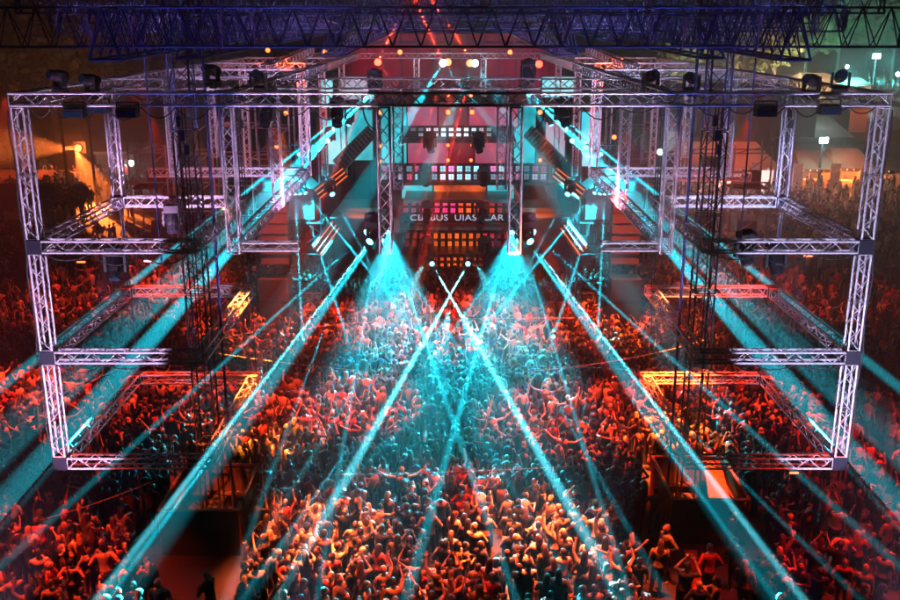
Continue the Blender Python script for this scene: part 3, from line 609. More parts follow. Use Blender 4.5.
for s, side in ((-1, 'left'), (1, 'right')):
    X = (lambda x: x) if s < 0 else (lambda x: 900 - x)
    # slanting ramps of lamps and orange bars
    for (p0, p1, Y0, Y1, w_, lb, mm) in (((338, 166), (372, 131), 41, 46, .6, 'dark slanting lamp ladder', OR), ((318, 194), (345, 172), 38, 41, .5, 'upper slanting orange strobe bar', OR), ((317, 251), (336, 225), 35, 38, .5, 'lower slanting orange strobe bar', OR)):
        p, q = at(X(p0[0]), p0[1], Y0), at(X(p1[0]), p1[1], Y1); dd = (q - p); u = dd.cross(Vector((0, 1, 0))).normalized() * w_ / 2
        e = empty('strobe_bar', (0, 0, 0), f'{lb} at the {side} of the stage', 'light bar', 'slanting lamp bars'); b = MB()
        b.tube(p + u, q + u, .05, 4); b.tube(p - u, q - u, .05, 4); n = 12
        for k in range(n + 1): b.tube(p + dd * k / n + u, p + dd * k / n - u, .03, 4)
        b.add([p + u + Vector((0, .1, 0)), q + u + Vector((0, .1, 0)), q - u + Vector((0, .1, 0)), p - u + Vector((0, .1, 0)), p + u + Vector((0, .2, 0)), q + u + Vector((0, .2, 0)), q - u + Vector((0, .2, 0)), p - u + Vector((0, .2, 0))], [(0, 1, 2, 3), (7, 6, 5, 4), (0, 4, 5, 1), (1, 5, 6, 2), (2, 6, 7, 3), (3, 7, 4, 0)])
        b.build('frame', BLACK, e)
        b = MB(); o_ = Vector((0, -.06, 0)); off = (.35, 0, -.35) if w_ < .55 else (.5, -.5)
        for f_ in off: b.tube(p + u * 2 * f_ + o_, q + u * 2 * f_ + o_, .03 if w_ < .55 else .02, 5)
        b.build('light_strip', emis('orange_strip', (1, .16, .03), 3.2 if w_ < .55 else 1.2), e)
    # side risers catching orange light
    for j, (x0, y0, x1, y1, Y) in enumerate(((338, 208, 378, 214, 46), (330, 218, 384, 226, 44.5))):
        a, c, b2, d = rect(min(X(x0), X(x1)), y0, max(X(x0), X(x1)), y1, Y); b = MB(); b.box(((a + b2) / 2, Y + 1.2, (c + d) / 2 - .2), (b2 - a, 2.4, d - c + .4)); b.box(((a + b2) / 2, Y + 1.2, c / 2), (b2 - a - .3, 2.2, c - .5))
        tag(b.build('side_riser', mat('worn_riser', (.2, .15, .13), .6, 0, .3, 1)), f'{"upper" if j == 0 else "lower"} riser on the {side} side of the booth', 'riser', 'risers beside the booth')
    p = at(X(360), 195, 44); spot(p, at(X(358), 222, 45.5), 50, 500, OR, .8)
    # scaffold with cyan light
    ax, Y = at(X(291), 200, 39).x, 39.0
    e = empty('scaffold_tower', (ax, Y, 0), f'dark scaffold carrying the cyan fan lamps on the {side} of the stage', 'scaffold', 'scaffolds beside the stage'); b = MB()
    for a_ in (-1.2, 1.2):
        for c_ in (0, 2.0): b.tube((a_, c_, 0), (a_, c_, 7.8), .045, 5)
    b.build('upright', DARKM, e); b = MB()
    for z in (1.6, 3.3, 4.6, 6.0, 7.6):
        for c_ in (0, 2.0): b.tube((-1.3, c_, z), (1.3, c_, z), .035, 5)
        for a_ in (-1.2, 1.2): b.tube((a_, -.1, z), (a_, 2.1, z), .035, 5)
    for k in range(4): b.tube((-1.2 if k % 2 else 1.2, 0, 1.6 * k + 1), (1.2 if k % 2 else -1.2, 0, 1.6 * k + 2.6), .02, 4)
    b.build('crossbar', DARKM, e)
    b = MB(); b.box((0, 1, 4.62), (2.5, 2.0, .06)); b.build('deck', mat('pale_board', (.5, .5, .5), .6), e)
    b = MB()
    b.add([(-.95, -.1, 4.8), (.95, -.1, 4.8), (.95, 1.6, 4.8), (-.95, 1.6, 4.8), (-.95, -.1, 6.0), (.95, -.1, 6.0), (.95, 1.6, 6.0), (-.95, 1.6, 6.0), (0, -.1, 6.9), (0, 1.6, 6.9)],
          [(3, 2, 1, 0), (0, 1, 5, 8, 4), (2, 3, 7, 9, 6), (1, 2, 6, 5), (3, 0, 4, 7), (5, 6, 9, 8), (7, 4, 8, 9)])
    b.build('canopy', mat('white_tarpaulin', (.75, .78, .78), .6, 0, .08, 2), e)
    spot((ax, Y - 3.5, 7.6), (ax, Y, 5.4), 50, 9000, CY, .4)
    # speaker column
    q = at(X(273), 190, 37); b = MB()
    for k in range(8):
        b.box((q.x, q.y, 6.5 - k * .42), (1.1, .6, .38), Matrix.Rotation(R(-k * 2), 3, 'X'))
    tag(b.build('line_array', BLACK), f'black curved line of loudspeakers hanging at the {side} of the stage', 'loudspeaker', 'hanging loudspeaker columns')
    q = at(X(273), 240, 37); b = MB()
    for k in range(3): b.box((q.x, q.y, .5 + k * .95), (1.2, .9, .9))
    tag(b.build('subwoofer_stack', BLACK), f'stack of black bass speakers on the ground at the {side} of the stage', 'loudspeaker', 'bass speaker stacks')
    # long red-lit rail trusses on the sides
    b = MB(); y_ = 176 if s > 0 else 172
    b.truss(at(X(150), y_, 35), at(X(224), y_, 35), w=.35, rc=.035, rw=.02)
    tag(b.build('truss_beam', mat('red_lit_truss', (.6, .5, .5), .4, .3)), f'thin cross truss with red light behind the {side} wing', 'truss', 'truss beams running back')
    spot(at(X(187), 185, 33.5) + Vector((0, 0, -1)), at(X(187), y_, 35), 110, 240, (1, .1, .03), .4)
    # slanting truss rising to the stage
    b = MB(); b.truss(at(X(265), 70, 34), at(X(310), 50, 42), w=.4, rc=.04, rw=.02); tag(b.build('truss_beam', ALU), f'slanting orange-lit truss high at the {side} of the stage', 'truss', 'truss beams running back')
    spot(at(X(285), 75, 36), at(X(290), 60, 38), 110, 500, (1, .12, .03), .4)
    # drapes behind
    b = MB(); N = 40
    x0, x1 = s * 7, s * 13
    vs = []
    for k in range(N + 1):
        x = x0 + (x1 - x0) * k / N; yy = 58 + .25 * math.sin(k * 1.9); vs += [(x, yy, 0), (x, yy, 7.5), (x, yy + .05, 7.5), (x, yy + .05, 0)]
    b.add(vs, [(4 * k + i, 4 * k + (i + 1) % 4, 4 * k + 4 + (i + 1) % 4, 4 * k + 4 + i) for k in range(N) for i in (0, 1, 2, 3)])
    tag(b.build('stage_drape', FABRIC), f'black drape wall closing the yard {side} of the stage', 'drape', 'drapes behind the stage')
# stage house
e = empty('stage_house', (0, 56, 0), 'dark stage building with red lit back wall', 'stage')
b = MB(); b.box((.3, 4, 6), (13.4, .3, 12)); b.build('rear_wall', mat('stage_wall', (.16, .1, .1), .8, 0, .35, .6, .2), e)
for s in (-1, 1): b = MB(); b.box((s * 6.6 + .3, 1, 5), (.3, 6, 10)); b.build('side_wall', FABRIC, e)
b = MB()
for k in range(13): b.box((-6 + k, 3.75, 6), (.08, .1, 12))
for z in (3, 6, 9.5, 11.4): b.box((.3, 3.68, z), (13, .06, .08))
b.build('wall_frame', DARKM, e)
for x, z, tx, tz, W, col in ((-2, 9.6, -1.5, 12, 200, (1, .01, .03)), (2.4, 9.6, 2, 12, 200, (1, .01, .05)), (-5, 9.4, -5, 11, 450, (1, .02, .12)), (5, 9.4, 5, 11, 450, (1, .02, .2)), (0, 6, 0, 4, 400, (1, .03, .05))):
    spot((x, 56.5, z), (tx, 60, tz), 110, W, col, .6)
# scaffolding uprights and small gear either side of the stage
for s, side in ((-1, 'left'), (1, 'right')):
    for j, (x, Y, zt) in enumerate(((8.2, 44, 9), (10.2, 45, 8.2), (12.4, 46, 8), (14.5, 46, 7))):
        e = empty('side_scaffold', (s * x, Y, 0), f'{NUM[j]} pipe scaffold bay outward from the {side} of the stage', 'scaffold', 'pipe scaffolds')
        b = MB()
        for a_ in (-.9, .9):
            for c_ in (0, 1.5): b.tube((a_, c_, 0), (a_, c_, zt), .05, 5)
        z = 1.
        while z < zt: b.tube((-.9, 0, z), (.9, 0, z), .035, 4); b.tube((-.9, 1.5, z), (.9, 1.5, z), .035, 4); b.tube((-.9, 0, z), (.9, 0, min(zt, z + 1.4)), .025, 4); z += 1.4
        b.build('pipework', mat('dull_steel', (.2, .2, .22), .5, .3), e)
        for f_ in (.35, .7): b = MB(); b.box((0, .7, zt * f_), (1.7, 1.3, .08)); b.box((.2, .7, zt * f_ + .4), (.8, .6, .72)); b.build('shelf', BLACK, e)
    spot((s * 11, 40, 9.6), (s * 11.5, 46, 5), 70, 2600, (1, .18, .12), .5)

# ------------------------------------------------------------------ yard behind: tents, stalls, trees
def canvas(name, col):
    m = mat(name, col, .7, 0, .1, 1); nt = m.node_tree; o = next(n for n in nt.nodes if n.type == 'OUTPUT_MATERIAL'); p = nt.nodes['Principled BSDF']
    t = nt.nodes.new('ShaderNodeBsdfTranslucent'); t.inputs['Color'].default_value = (*col, 1); x = nt.nodes.new('ShaderNodeMixShader'); x.inputs[0].default_value = .45
    nt.links.new(p.outputs[0], x.inputs[1]); nt.links.new(t.outputs[0], x.inputs[2]); nt.links.new(x.outputs[0], o.inputs['Surface']); return m
CANV = canvas('white_canvas', (.7, .7, .68)); CANO = canvas('orange_canvas', (.7, .32, .2)); GREY = mat('grey_cladding', (.2, .2, .2), .7, 0, .15, .5)
def tent(x0, x1, y, hpx, dep, label, m, Y=None, name='market_tent', walls=(1, 1), wm=None, ridge=.35, group='tents and stalls behind the yard', glow=None):
    """x0..x1: photo columns of the near side at base row y"""
    g0, g1 = ground(x0, y), ground(x1, y); W = g1.x - g0.x; Y = g0.y; H = at(x0, y - hpx, Y).z
    e = empty(name, ((g0.x + g1.x) / 2, Y, 0), label, 'tent', group); eh = H * (1 - ridge)
    b = MB()
    for x in (-W / 2, W / 2):
        for y_ in (0, dep): b = MB(); b.box((x * .98, y_, eh / 2), (.12, .12, eh)); b.build('pole', ALU, e)
    b = MB(); o = .25; T = .06
    pts = [(-W / 2 - o, -o, eh), (W / 2 + o, -o, eh), (W / 2 + o, dep + o, eh), (-W / 2 - o, dep + o, eh), (-W / 2 * .9, dep / 2, H), (W / 2 * .9, dep / 2, H)]
    b.add(pts, [(0, 1, 5, 4), (2, 3, 4, 5), (1, 2, 5), (3, 0, 4)]); b.add([(p[0], p[1], p[2] - T) for p in pts], [(4, 5, 1, 0), (5, 4, 3, 2), (5, 2, 1), (4, 0, 3)])
    b.build('roof', m, e)
    b = MB()
    for k in range(int(W / .5)): b.box((-W / 2 + .25 + k * .5, -o - .01, eh - .12), (.44, .02, .26))
    b.build('valance', m, e)
    b = MB(); b.box((0, dep, eh / 2), (W - .2, .05, eh - .1))
    if walls[0]: b.box((-W / 2, dep / 2, eh / 2), (.05, dep - .3, eh - .1))
    if walls[1]: b.box((W / 2, dep / 2, eh / 2), (.05, dep - .3, eh - .1))
    b.build('side_wall', wm or m, e)
    if glow:
        b = MB(); b.box((0, dep * .4, .5), (W * .8, .6, 1)); b.build('counter', mat('stall_counter', (.3, .22, .18), .6), e)
        b = MB(); b.tube((-W * .3, dep * .3, eh - .3), (W * .3, dep * .3, eh - .3), .06, 6); b.build('lamp', emis('stall_tube', (1, .75, .5), 14), e)
        point((e.location.x, Y + dep * .3, eh - .55), glow[0] * (4 if y > 150 else .5), glow[1], .3)
    return e
OG = (1, .26, .05); WH = (.8, 1, .95); PKW = (1, .55, .5)
tent(690, 772, 200, 52, 8, 'large tent with orange lit sloping roof and pink lit inside', CANO, glow=(1500, PKW), wm=CANV)
tent(795, 852, 156, 34, 12, 'white canvas marquee with grey sides', CANV, ridge=.5, glow=(200, WH), wm=GREY)
tent(800, 832, 196, 42, 5, 'small brown stall tent with bright lamp under it', canvas('brown_canvas', (.45, .22, .14)), glow=(500, OG), group='food stalls')
tent(836, 868, 197, 45, 5, 'small orange stall tent next to the brown one', CANO, glow=(900, OG), group='food stalls')
tent(872, 905, 192, 34, 5, 'dark stall tent at the right edge of the yard', mat('dark_canvas', (.12, .1, .1), .7), glow=(150, OG), group='food stalls')
tent(866, 900, 118, 20, 14, 'pale far tent roof near the plaza', CANV, group='far tents', glow=(900, WH))
tent(884, 912, 104, 12, 14, 'small farthest pale tent on the plaza', CANV, group='far tents', glow=(900, WH))
tent(806, 836, 98, 24, 10, 'far brown hut with lit front before the trees', mat('hut_boards', (.4, .3, .2), .7), group='far tents', glow=(1200, (1, .8, .55)))
tent(840, 870, 95, 16, 10, 'far white kiosk on the plaza', CANV, group='far tents', glow=(1500, WH))
tent(-30, 24, 236, 46, 5, 'white canvas tent with dark roof at the left edge', mat('dark_roof_canvas', (.07, .06, .06), .7), wm=CANV, group='tents at the left')
tent(-60, 22, 200, 22, 8, 'low orange lit tent roof behind the white one at left', CANO, group='tents at the left', glow=(300, OG))
# white banner flags beside the stalls
for i, (x, y, h) in enumerate(((753, 204, 42), (795, 203, 40), (832, 203, 40), (862, 200, 30))):
    g = ground(x, y); H = at(x, y - h, g.y).z; e = empty('banner_flag', g, f'{NUM[i]} upright white banner from the left before the stalls', 'flag', 'white banners'); 
    b = MB(); b.tube((-.33, 0, 0), (-.33, 0, H), .03, 5); b.build('pole', ALU, e)
    b = MB(); N = 8; vs = []
    for k in range(N + 1):
        z = .3 + (H - .35) * k / N; vs += [(-.3, .03 * math.sin(k), z), (.35, .06 * math.sin(k * 1.3 + 1), z)]
    b.add(vs, [(2 * k, 2 * k + 1, 2 * k + 3, 2 * k + 2) for k in range(N)]); b.add([(v[0], v[1] + .02, v[2]) for v in vs], [(2 * k + 2, 2 * k + 3, 2 * k + 1, 2 * k) for k in range(N)])
    b.build('cloth', mat('banner_cloth', (.8, .6, .65), .8), e)
g = ground(745, 205); point((g.x + 2, g.y - 5, 3.2), 400, (1, .5, .55), .2); g = ground(815, 205); point((g.x, g.y - 4, 3.2), 350, OG, .2)
# grey hall, container, orange stand
def hall(x0, x1, y, hpx, dep, label, m, cat='building', name='warehouse'):
    g0, g1 = ground(x0, y), ground(x1, y); H = at(x0, y - hpx, g0.y).z; W = g1.x - g0.x
    e = empty(name, ((g0.x + g1.x) / 2, g0.y, 0), label, cat); b = MB(); b.box((0, dep / 2, H / 2), (W, dep, H))
    for k in range(int(W / 1.2)): b.box((-W / 2 + .6 + k * 1.2, -.03, H / 2), (.08, .06, H - .1))
    b.build('wall', m, e); b = MB(); b.box((0, dep / 2, H + .12), (W + .5, dep + .5, .22)); b.build('roof', GREY, e); return e, W, H
hall(650, 812, 160, 66, 14, 'long grey hall wall behind the orange tent', mat('hall_wall', (.16, .17, .16), .8, 0, .15, .4))
e, W, H = hall(784, 862, 168, 24, 3, 'dark grey container with dim lettering behind the stalls', mat('container_grey', (.3, .25, .24), .6, 0, .15, .5), 'container', 'shipping_container')
text('\u2665 TITTLE', 1.15, (1.2, -.09, H * .45), mat('dark_letters', (.03, .02, .02), .6), e)
e, W, H = hall(848, 866, 132, 22, 4, 'small orange lit booth above the white marquee', mat('booth_orange', (.7, .3, .12), .6), 'booth', 'ticket_booth'); point((e.location.x, e.location.y - 3, H + .5), 700, OG, .2)
e, W, H = hall(690, 716, 190, 44, 4, 'dark blue lit tent cabin behind the right column', mat('blue_cabin', (.05, .08, .4), .6), 'booth', 'blue_booth'); point((e.location.x, e.location.y - 3, 3), 250, (.1, .2, 1), .2)
e, W, H = hall(640, 676, 185, 54, 4, 'white fronted bar stand behind the right scaffold', mat('bar_white', (.6, .62, .6), .6), 'bar', 'bar_stand'); point((e.location.x, e.location.y - 3.5, H), 500, WH, .2)
e, W, H = hall(98, 135, 176, 22, 6, 'low dark shed in the yard behind the left wing', mat('shed', (.12, .1, .09), .8), 'shed', 'storage_shed')
e, W, H = hall(300, 345, 160, 60, 5, 'grey cabin wall behind the left scaffold', mat('cabin_grey', (.25, .22, .2), .8), 'cabin', 'site_cabin')
# lamp masts
def mast(x, y, ytop, label, col, W, lens, Y=None, r=.12):
    g = ground(x, y) if Y is None else at(x, y, Y); H = at(x, ytop, g.y).z
    e = empty('lamp_mast', (g.x, g.y, 0), label, 'lamp mast', 'lamp masts'); b = MB(); b.tube((0, 0, 0), (0, 0, H + .3), r, 8, r * .6); b.build('pole', DARKM, e)
    b = MB(); b.box((0, -.1, H), (r * 6, .2, r * 4)); b.build('lamp_housing', BLACK, e); b = MB(); b.box((0, -.22, H), (r * 5, .03, r * 3)); b.build('lens', lens, e)
    p = (g.x, g.y - .6, H)
    point(p, W, col, .2); return Vector(p)
p = mast(872, 92, 56, 'tall far mast with a brilliant cyan white lamp over the plaza', (.2, 1, .85), 1800, emis('mast_cyan', (.5, 1, .95), 60), r=.3)
p = mast(70, 205, 98, 'thick dark mast with an orange lamp behind the left wing', OG, 10, emis('mast_off', (1, .3, .05), .2))
p = at(78, 148, 75); e = empty('floodlight', p, 'glaring orange floodlight hanging on the left mast', 'floodlight'); b = MB(); b.ball((0, 0, 0), .26, 10, 6); b.build('lens', emis('flood_orange', (1, .2, .03), 12), e)
b = MB(); b.box((-.5, .2, 0), (.7, .3, .3)); b.box((0, .42, 0), (.9, .1, .9)); b.build('housing', DARKM, e)
FL = (1, .17, .025)
pf = Vector(p) + Vector((0, -.6, 0))  # just in front of the lens
spot(pf, at(5, 146, 67), 24, 90000, FL, .7); spot(pf, at(106, 212, 66), 24, 110000, FL, .7); point(pf, 2500, FL, .3)
p = mast(817, 196, 140, 'mast with a cold white work lamp between the stalls', (.5, 1, .9), 1200, emis('mast_white', (.7, 1, .95), 50))
mast(97, 205, 108, 'thin pole standing right of the orange mast', OG, 1, L_OFF)
for x, y, lb, W in ((895, 97, 'small white lamp at the plaza edge', 900), (845, 86, 'small white lamp over the plaza kiosk', 900), (628, 150, 'cold white lamp above the right scaffold', 300), (660, 152, 'second cold white lamp on the bar stand', 300)):
    g = ground(x, y) if y < 100 else at(x, y, 55); z = 4 if y < 100 else g.z; e = empty('lamp_globe', (g.x, g.y, z), lb, 'lamp', 'small far lamps'); b = MB(); b.ball((0, 0, 0), .4 if y < 100 else .16); b.build('globe', emis('mast_white', (.7, 1, .95), 50), e)
    b = MB(); b.tube((0, 0, -z), (0, 0, -.1), .06, 5); b.build('pole', DARKM, e); point((g.x, g.y - .8, z), W, WH, .2)
p = at(182, 150, 80); e = empty('lamp_globe', at(131, 163, 78), 'cold white lamp on the shed at left', 'lamp', 'small far lamps'); b = MB(); b.ball((0, 0, 0), .22); b.build('globe', emis('mast_white', (.7, 1, .95), 50), e); point(e.location + Vector((0, -1, 0)), 350, WH, .2)
p = at(725, 163, 60); point(p + Vector((0, 0, 1.5)), 900, (1, .2, .08), .2)
p = at(905, 197, 40)
b = MB(); b.ball(at(882, 195, 70), .16); tag(b.build('tail_lamp', emis('red_tail', (1, .02, .02), 12)), 'small red lamp glowing at the right edge of the yard', 'lamp')

# trees
LEAF = [mat('foliage_%s' % n, c, .7, 0, .35, .8) for n, c in (('deep', (.035, .06, .025)), ('mid', (.06, .09, .035)), ('light', (.09, .11, .04)))]
BARK = mat('bark', (.08, .06, .05), .9, 0, .3, 6, .4)
def tree(x, y, h, cw, label, group, seed, n=900, leaf=.42):
    r = random.Random(seed); e = empty('tree', (x, y, 0), label, 'tree', group)
    b = MB(); b.tube((0, 0, 0), (0, 0, h * .45), h * .025, 8, h * .017); b.tube((0, 0, h * .45), (r.uniform(-.5, .5), 0, h * .85), h * .017, 6, h * .006)
    tips = []
    for k in range(9):
        a = r.uniform(0, 6.28); z0 = h * r.uniform(.3, .6); t = Vector((math.cos(a) * cw * r.uniform(.25, .42), math.sin(a) * cw * r.uniform(.25, .42), h * r.uniform(.55, .88)))
        b.tube((0, 0, z0), t, h * .01, 5, h * .004); tips.append(t)
    b.build('trunk', BARK, e)
    b = MB(); tips += [Vector((0, 0, h * .9)), Vector((0, 0, h * .65))] + [Vector((r.uniform(-.3, .3) * cw, r.uniform(-.3, .3) * cw, h * r.uniform(.4, .85))) for _ in range(9)]
    cl = [(t, cw * r.uniform(.1, .2)) for t in tips]
    for k in range(n):
        t, R_ = r.choice(cl); b.mi = int(r.random() * 3)
        d = Vector((r.gauss(0, 1), r.gauss(0, 1), r.gauss(0, .8))).normalized() * R_ * r.uniform(.4, 1.15)
        c = t + d; u = Vector((r.gauss(0, 1), r.gauss(0, 1), r.gauss(0, 1))).normalized(); v = u.cross(Vector((r.gauss(0, 1), r.gauss(0, 1), r.gauss(0, 1)))).normalized()
        s1 = leaf * r.uniform(.5, 1.3)
        b.add([c + u * s1, c + v * s1 * .6, c - u * s1, c - v * s1 * .6], [(0, 1, 2, 3)])
    b.build('crown', LEAF, e); return e
px = [(676, 150, 12), (712, 165, 14), (744, 185, 15), (776, 175, 13), (806, 205, 16), (838, 225, 19), (866, 235, 21), (893, 230, 20), (925, 225, 18)]
for i, (x, Y, h) in enumerate(px):
    g = at(x, 60, Y); tree(g.x, Y, h, h * .75, f'{("first", "second", "third", "fourth", "fifth", "sixth", "seventh", "eighth", "ninth")[i]} leafy tree from the left in the night row at upper right', 'trees at the upper right', 20 + i, 1500, .6)
for i, (x, Y, h) in enumerate([(-8, 96, 15), (22, 104, 14), (52, 98, 15), (82, 108, 14), (112, 100, 15), (146, 108, 14), (180, 102, 14), (214, 108, 14), (245, 112, 13)]):
    g = at(x, 100, Y); tree(g.x, Y, h, h * .8, f'{("first", "second", "third", "fourth", "fifth", "sixth", "seventh", "eighth", "ninth")[i]} dark tree from the left behind the yard at upper left', 'trees at the upper left', 50 + i, 1300, .5)
for i, (x, y, h) in enumerate([(33, 214, 3), (50, 222, 2.8), (66, 225, 3.), (84, 222, 2.7), (12, 178, 4), (36, 182, 3.6)]):
    g = ground(x, y); tree(g.x, g.y, h, h * .95, f'{NUM[i]} orange lit bush beside the left mast', 'bushes at the left mast', 80 + i, 420, .16)
for x, y, Y, W, col in ((770, 75, 178, 4200, (1, .45, .25)), (738, 60, 150, 3000, (.9, .7, .4)), (800, 62, 190, 5000, (.9, .75, .45)), (850, 60, 205, 9000, (.1, .9, .75)), (890, 50, 215, 7000, (.1, .9, .8)), (705, 70, 160, 2000, (.8, .6, .4)), (30, 120, 98, 250, (1, .3, .12)), (110, 120, 100, 120, (1, .4, .3)), (190, 110, 100, 100, (.8, .4, .5))):
    o = at(x, y + 14, Y - 28); spot(o, at(x, y - 8, Y + 8), 75, W * 26, col, .9, .3)  # spots added in front of the trees to light the crowns

# ------------------------------------------------------------------ people
SKIN = [mat('skin_%d' % i, c, .5, 0, .08, 3) for i, c in enumerate(((.55, .36, .27), (.62, .43, .33), (.4, .25, .17)))]
TOPS = [('white', (.75, .72, .7)), ('black', (.02, .02, .022)), ('grey', (.3, .3, .3)), ('red', (.45, .05, .05)), ('dark blue', (.03, .04, .12)), ('pale pink', (.6, .4, .4)), ('brown', (.2, .12, .08)), ('olive', (.14, .15, .08)), ('beige', (.5, .42, .32))]
TOPM = [mat('top_' + n.replace(' ', '_'), c, .85, 0, .15, 4, .1) for n, c in TOPS]
PANTS = [mat('trousers_%s' % n, c, .85, 0, .15, 4) for n, c in (('black', (.02, .02, .025)), ('denim', (.05, .07, .14)), ('grey', (.12, .12, .12)))]
HAIRC = [('dark', (.02, .015, .01)), ('brown', (.09, .05, .03)), ('fair', (.5, .37, .22))]
HAIRM = [mat('hair_' + n, c, .55, 0, .2, 20) for n, c in HAIRC]
V = Vector
POSES = {  # (left elbow, left wrist), (right elbow, right wrist), crouch
 'standing with arms down': (((-.27, .0, 1.13), (-.25, .12, .9)), ((.27, .02, 1.13), (.26, .1, .89))),
 'with both arms raised': (((-.33, .08, 1.58), (-.28, .12, 1.86)), ((.34, .05, 1.56), (.3, .1, 1.85))),
 'with the right arm raised': (((-.26, .05, 1.14), (-.2, .22, 1.02)), ((.3, .1, 1.6), (.24, .16, 1.88))),
 'with the left arm raised': (((-.3, .1, 1.6), (-.26, .18, 1.88)), ((.27, .06, 1.14), (.2, .22, 1.04))),
 'with arms spread wide': (((-.44, .02, 1.42), (-.68, .1, 1.52)), ((.44, .04, 1.44), (.66, .1, 1.62))),
 'with hands before the chest': (((-.27, .12, 1.16), (-.08, .3, 1.24)), ((.27, .12, 1.16), (.08, .3, 1.25))),
 'holding both hands at head height': (((-.3, .2, 1.34), (-.1, .3, 1.66)), ((.3, .2, 1.34), (.1, .3, 1.66))),
 'with hands on the hips': (((-.36, -.08, 1.18), (-.18, .06, 1.04)), ((.36, -.08, 1.18), (.18, .06, 1.04))),
}
def remesh(mb, name, vox):
    o = mb.build(name, None); md = o.modifiers.new('r', 'REMESH'); md.mode = 'VOXEL'; md.voxel_size = vox; md.use_smooth_shade = True
    sm = o.modifiers.new('s', 'SMOOTH'); sm.iterations = 2; sm.factor = .5
    bpy.context.view_layer.update()
    me = bpy.data.meshes.new_from_object(o.evaluated_get(bpy.context.evaluated_depsgraph_get())); old = o.data
    bpy.data.objects.remove(o); bpy.data.meshes.remove(old); return me
def torso_rings(off=0., z0=.0, z1=9):
    R0 = [(.84, .135, .105), (.93, .165, .12), (1.02, .148, .105), (1.12, .135, .1), (1.24, .158, .115), (1.36, .183, .12), (1.43, .165, .1), (1.475, .085, .07)]
    return [(V((0, -.005 if z < 1.2 else 0, z)), rx + off, ry + off) for z, rx, ry in R0 if z0 <= z <= z1]
def hand(b, w, e):
    """five bent fingers and a thumb on a palm"""
    w, e = V(w), V(e); d = (w - e).normalized(); u = d.cross(V((0, 0, 1)) if abs(d.z) < .8 else V((0, 1, 0))).normalized(); n = d.cross(u)
    pc = w + d * .05
    b.loft([(w, .024, .018, u, n), (pc, .04, .016, u, n), (w + d * .09, .038, .013, u, n)], 6)
    for k, L in enumerate((.06, .072, .075, .066)):
        a = w + d * .088 + u * (.028 - .0187 * k) * -1; m_ = a + d * L * .55 + n * .006 + u * (k - 1.5) * .003; t = m_ + d * L * .42 + n * .016
        b.tube(a, m_, .0095, 5, .0085); b.tube(m_, t, .0085, 5, .006)
    a = w + d * .03 + u * .034; m_ = a + u * .03 + d * .028; b.tube(a, m_, .012, 5, .01); b.tube(m_, m_ + d * .03 + u * .005, .01, 5, .007)
FEET = [((-.1, .03, .5), (-.12, -.02, .09)), ((.1, .05, .5), (.13, .03, .09))]
def make_pose(name, arms, k):
    hd = V((.0, .02, 1.62)); b = MB()
    b.loft(torso_rings() + [(V((0, 0, 1.5)), .055, .055), (V((0, .012, 1.54)), .053, .056), (V((0, .02, 1.565)), .066, .085), (V((0, .022, 1.61)), .074, .098), (V((0, .02, 1.655)), .076, .1), (V((0, .01, 1.705)), .065, .085), (V((0, .005, 1.735)), .03, .04)], 14)
    b.ball((0, .125, 1.61), (.014, .022, .022), 6, 5); b.ball((0, .115, 1.575), (.026, .012, .01), 6, 4)
    for s in (-1, 1):
        b.ball((s * .08, .01, 1.615), (.014, .024, .034), 6, 5); b.ball((s * .032, .112, 1.635), (.014, .01, .009), 6, 4)
    for i, (el, wr) in enumerate(arms):
        s = -1 if i == 0 else 1; b.limb([(s * .1, 0, 1.39), (s * .185, 0, 1.4), el, wr], [.05, .052, .04, .026], 8)
    for i, (kn, an) in enumerate(FEET):
        s = -1 if i == 0 else 1; b.limb([(s * .085, 0, .92), kn, an], [.09, .058, .04], 8)
        f = V(an); b.loft([(f + V((0, -.05, -.05)), .035, .04), (f + V((0, .0, -.04)), .04, .06)], 8); b.limb([f + V((0, -.03, -.05)), f + V((0, .13, -.06))], [.038, .03], 8)
    me = remesh(b, 'person', .021)
    hb = MB()
    for el, wr in arms: hand(hb, wr, el)
    o1 = bpy.data.objects.new('tmp', me); ho_ = hb.build('tmp2', None)
    import bmesh
    bm = bmesh.new(); bm.from_mesh(me); bm.from_mesh(ho_.data)
    for f in bm.faces: f.smooth = True
    bm.to_mesh(me); bm.free(); bpy.data.objects.remove(o1); bpy.data.objects.remove(ho_)
    me.materials.clear(); me.materials.append(SKIN[0])
    # top
    b = MB(); b.loft(torso_rings(.016, .86, 1.44) + [(V((0, 0, 1.47)), .085, .075)], 14); long = k % 2
    for i, (el, wr) in enumerate(arms):
        s = -1 if i == 0 else 1; sh = V((s * .185, 0, 1.4)); el = V(el); wr = V(wr)
        if long: b.limb([(s * .1, 0, 1.39), sh, el, el.lerp(wr, .9)], [.062, .066, .053, .038], 8)
        else: b.limb([(s * .1, 0, 1.39), sh, sh.lerp(el, .6)], [.062, .067, .062], 8)
    tp = remesh(b, 'top', .026); tp.materials.clear(); tp.materials.append(TOPM[0])
    b = MB(); b.loft(torso_rings(.012, .8, 1.04), 14)
    for i, (kn, an) in enumerate(FEET):
        s = -1 if i == 0 else 1; b.limb([(s * .085, 0, .92), kn, V(kn).lerp(V(an), .95)], [.102, .072, .058], 8)
    tr_ = remesh(b, 'trousers', .03); tr_.materials.clear(); tr_.materials.append(PANTS[0])
    return me, tp, tr_
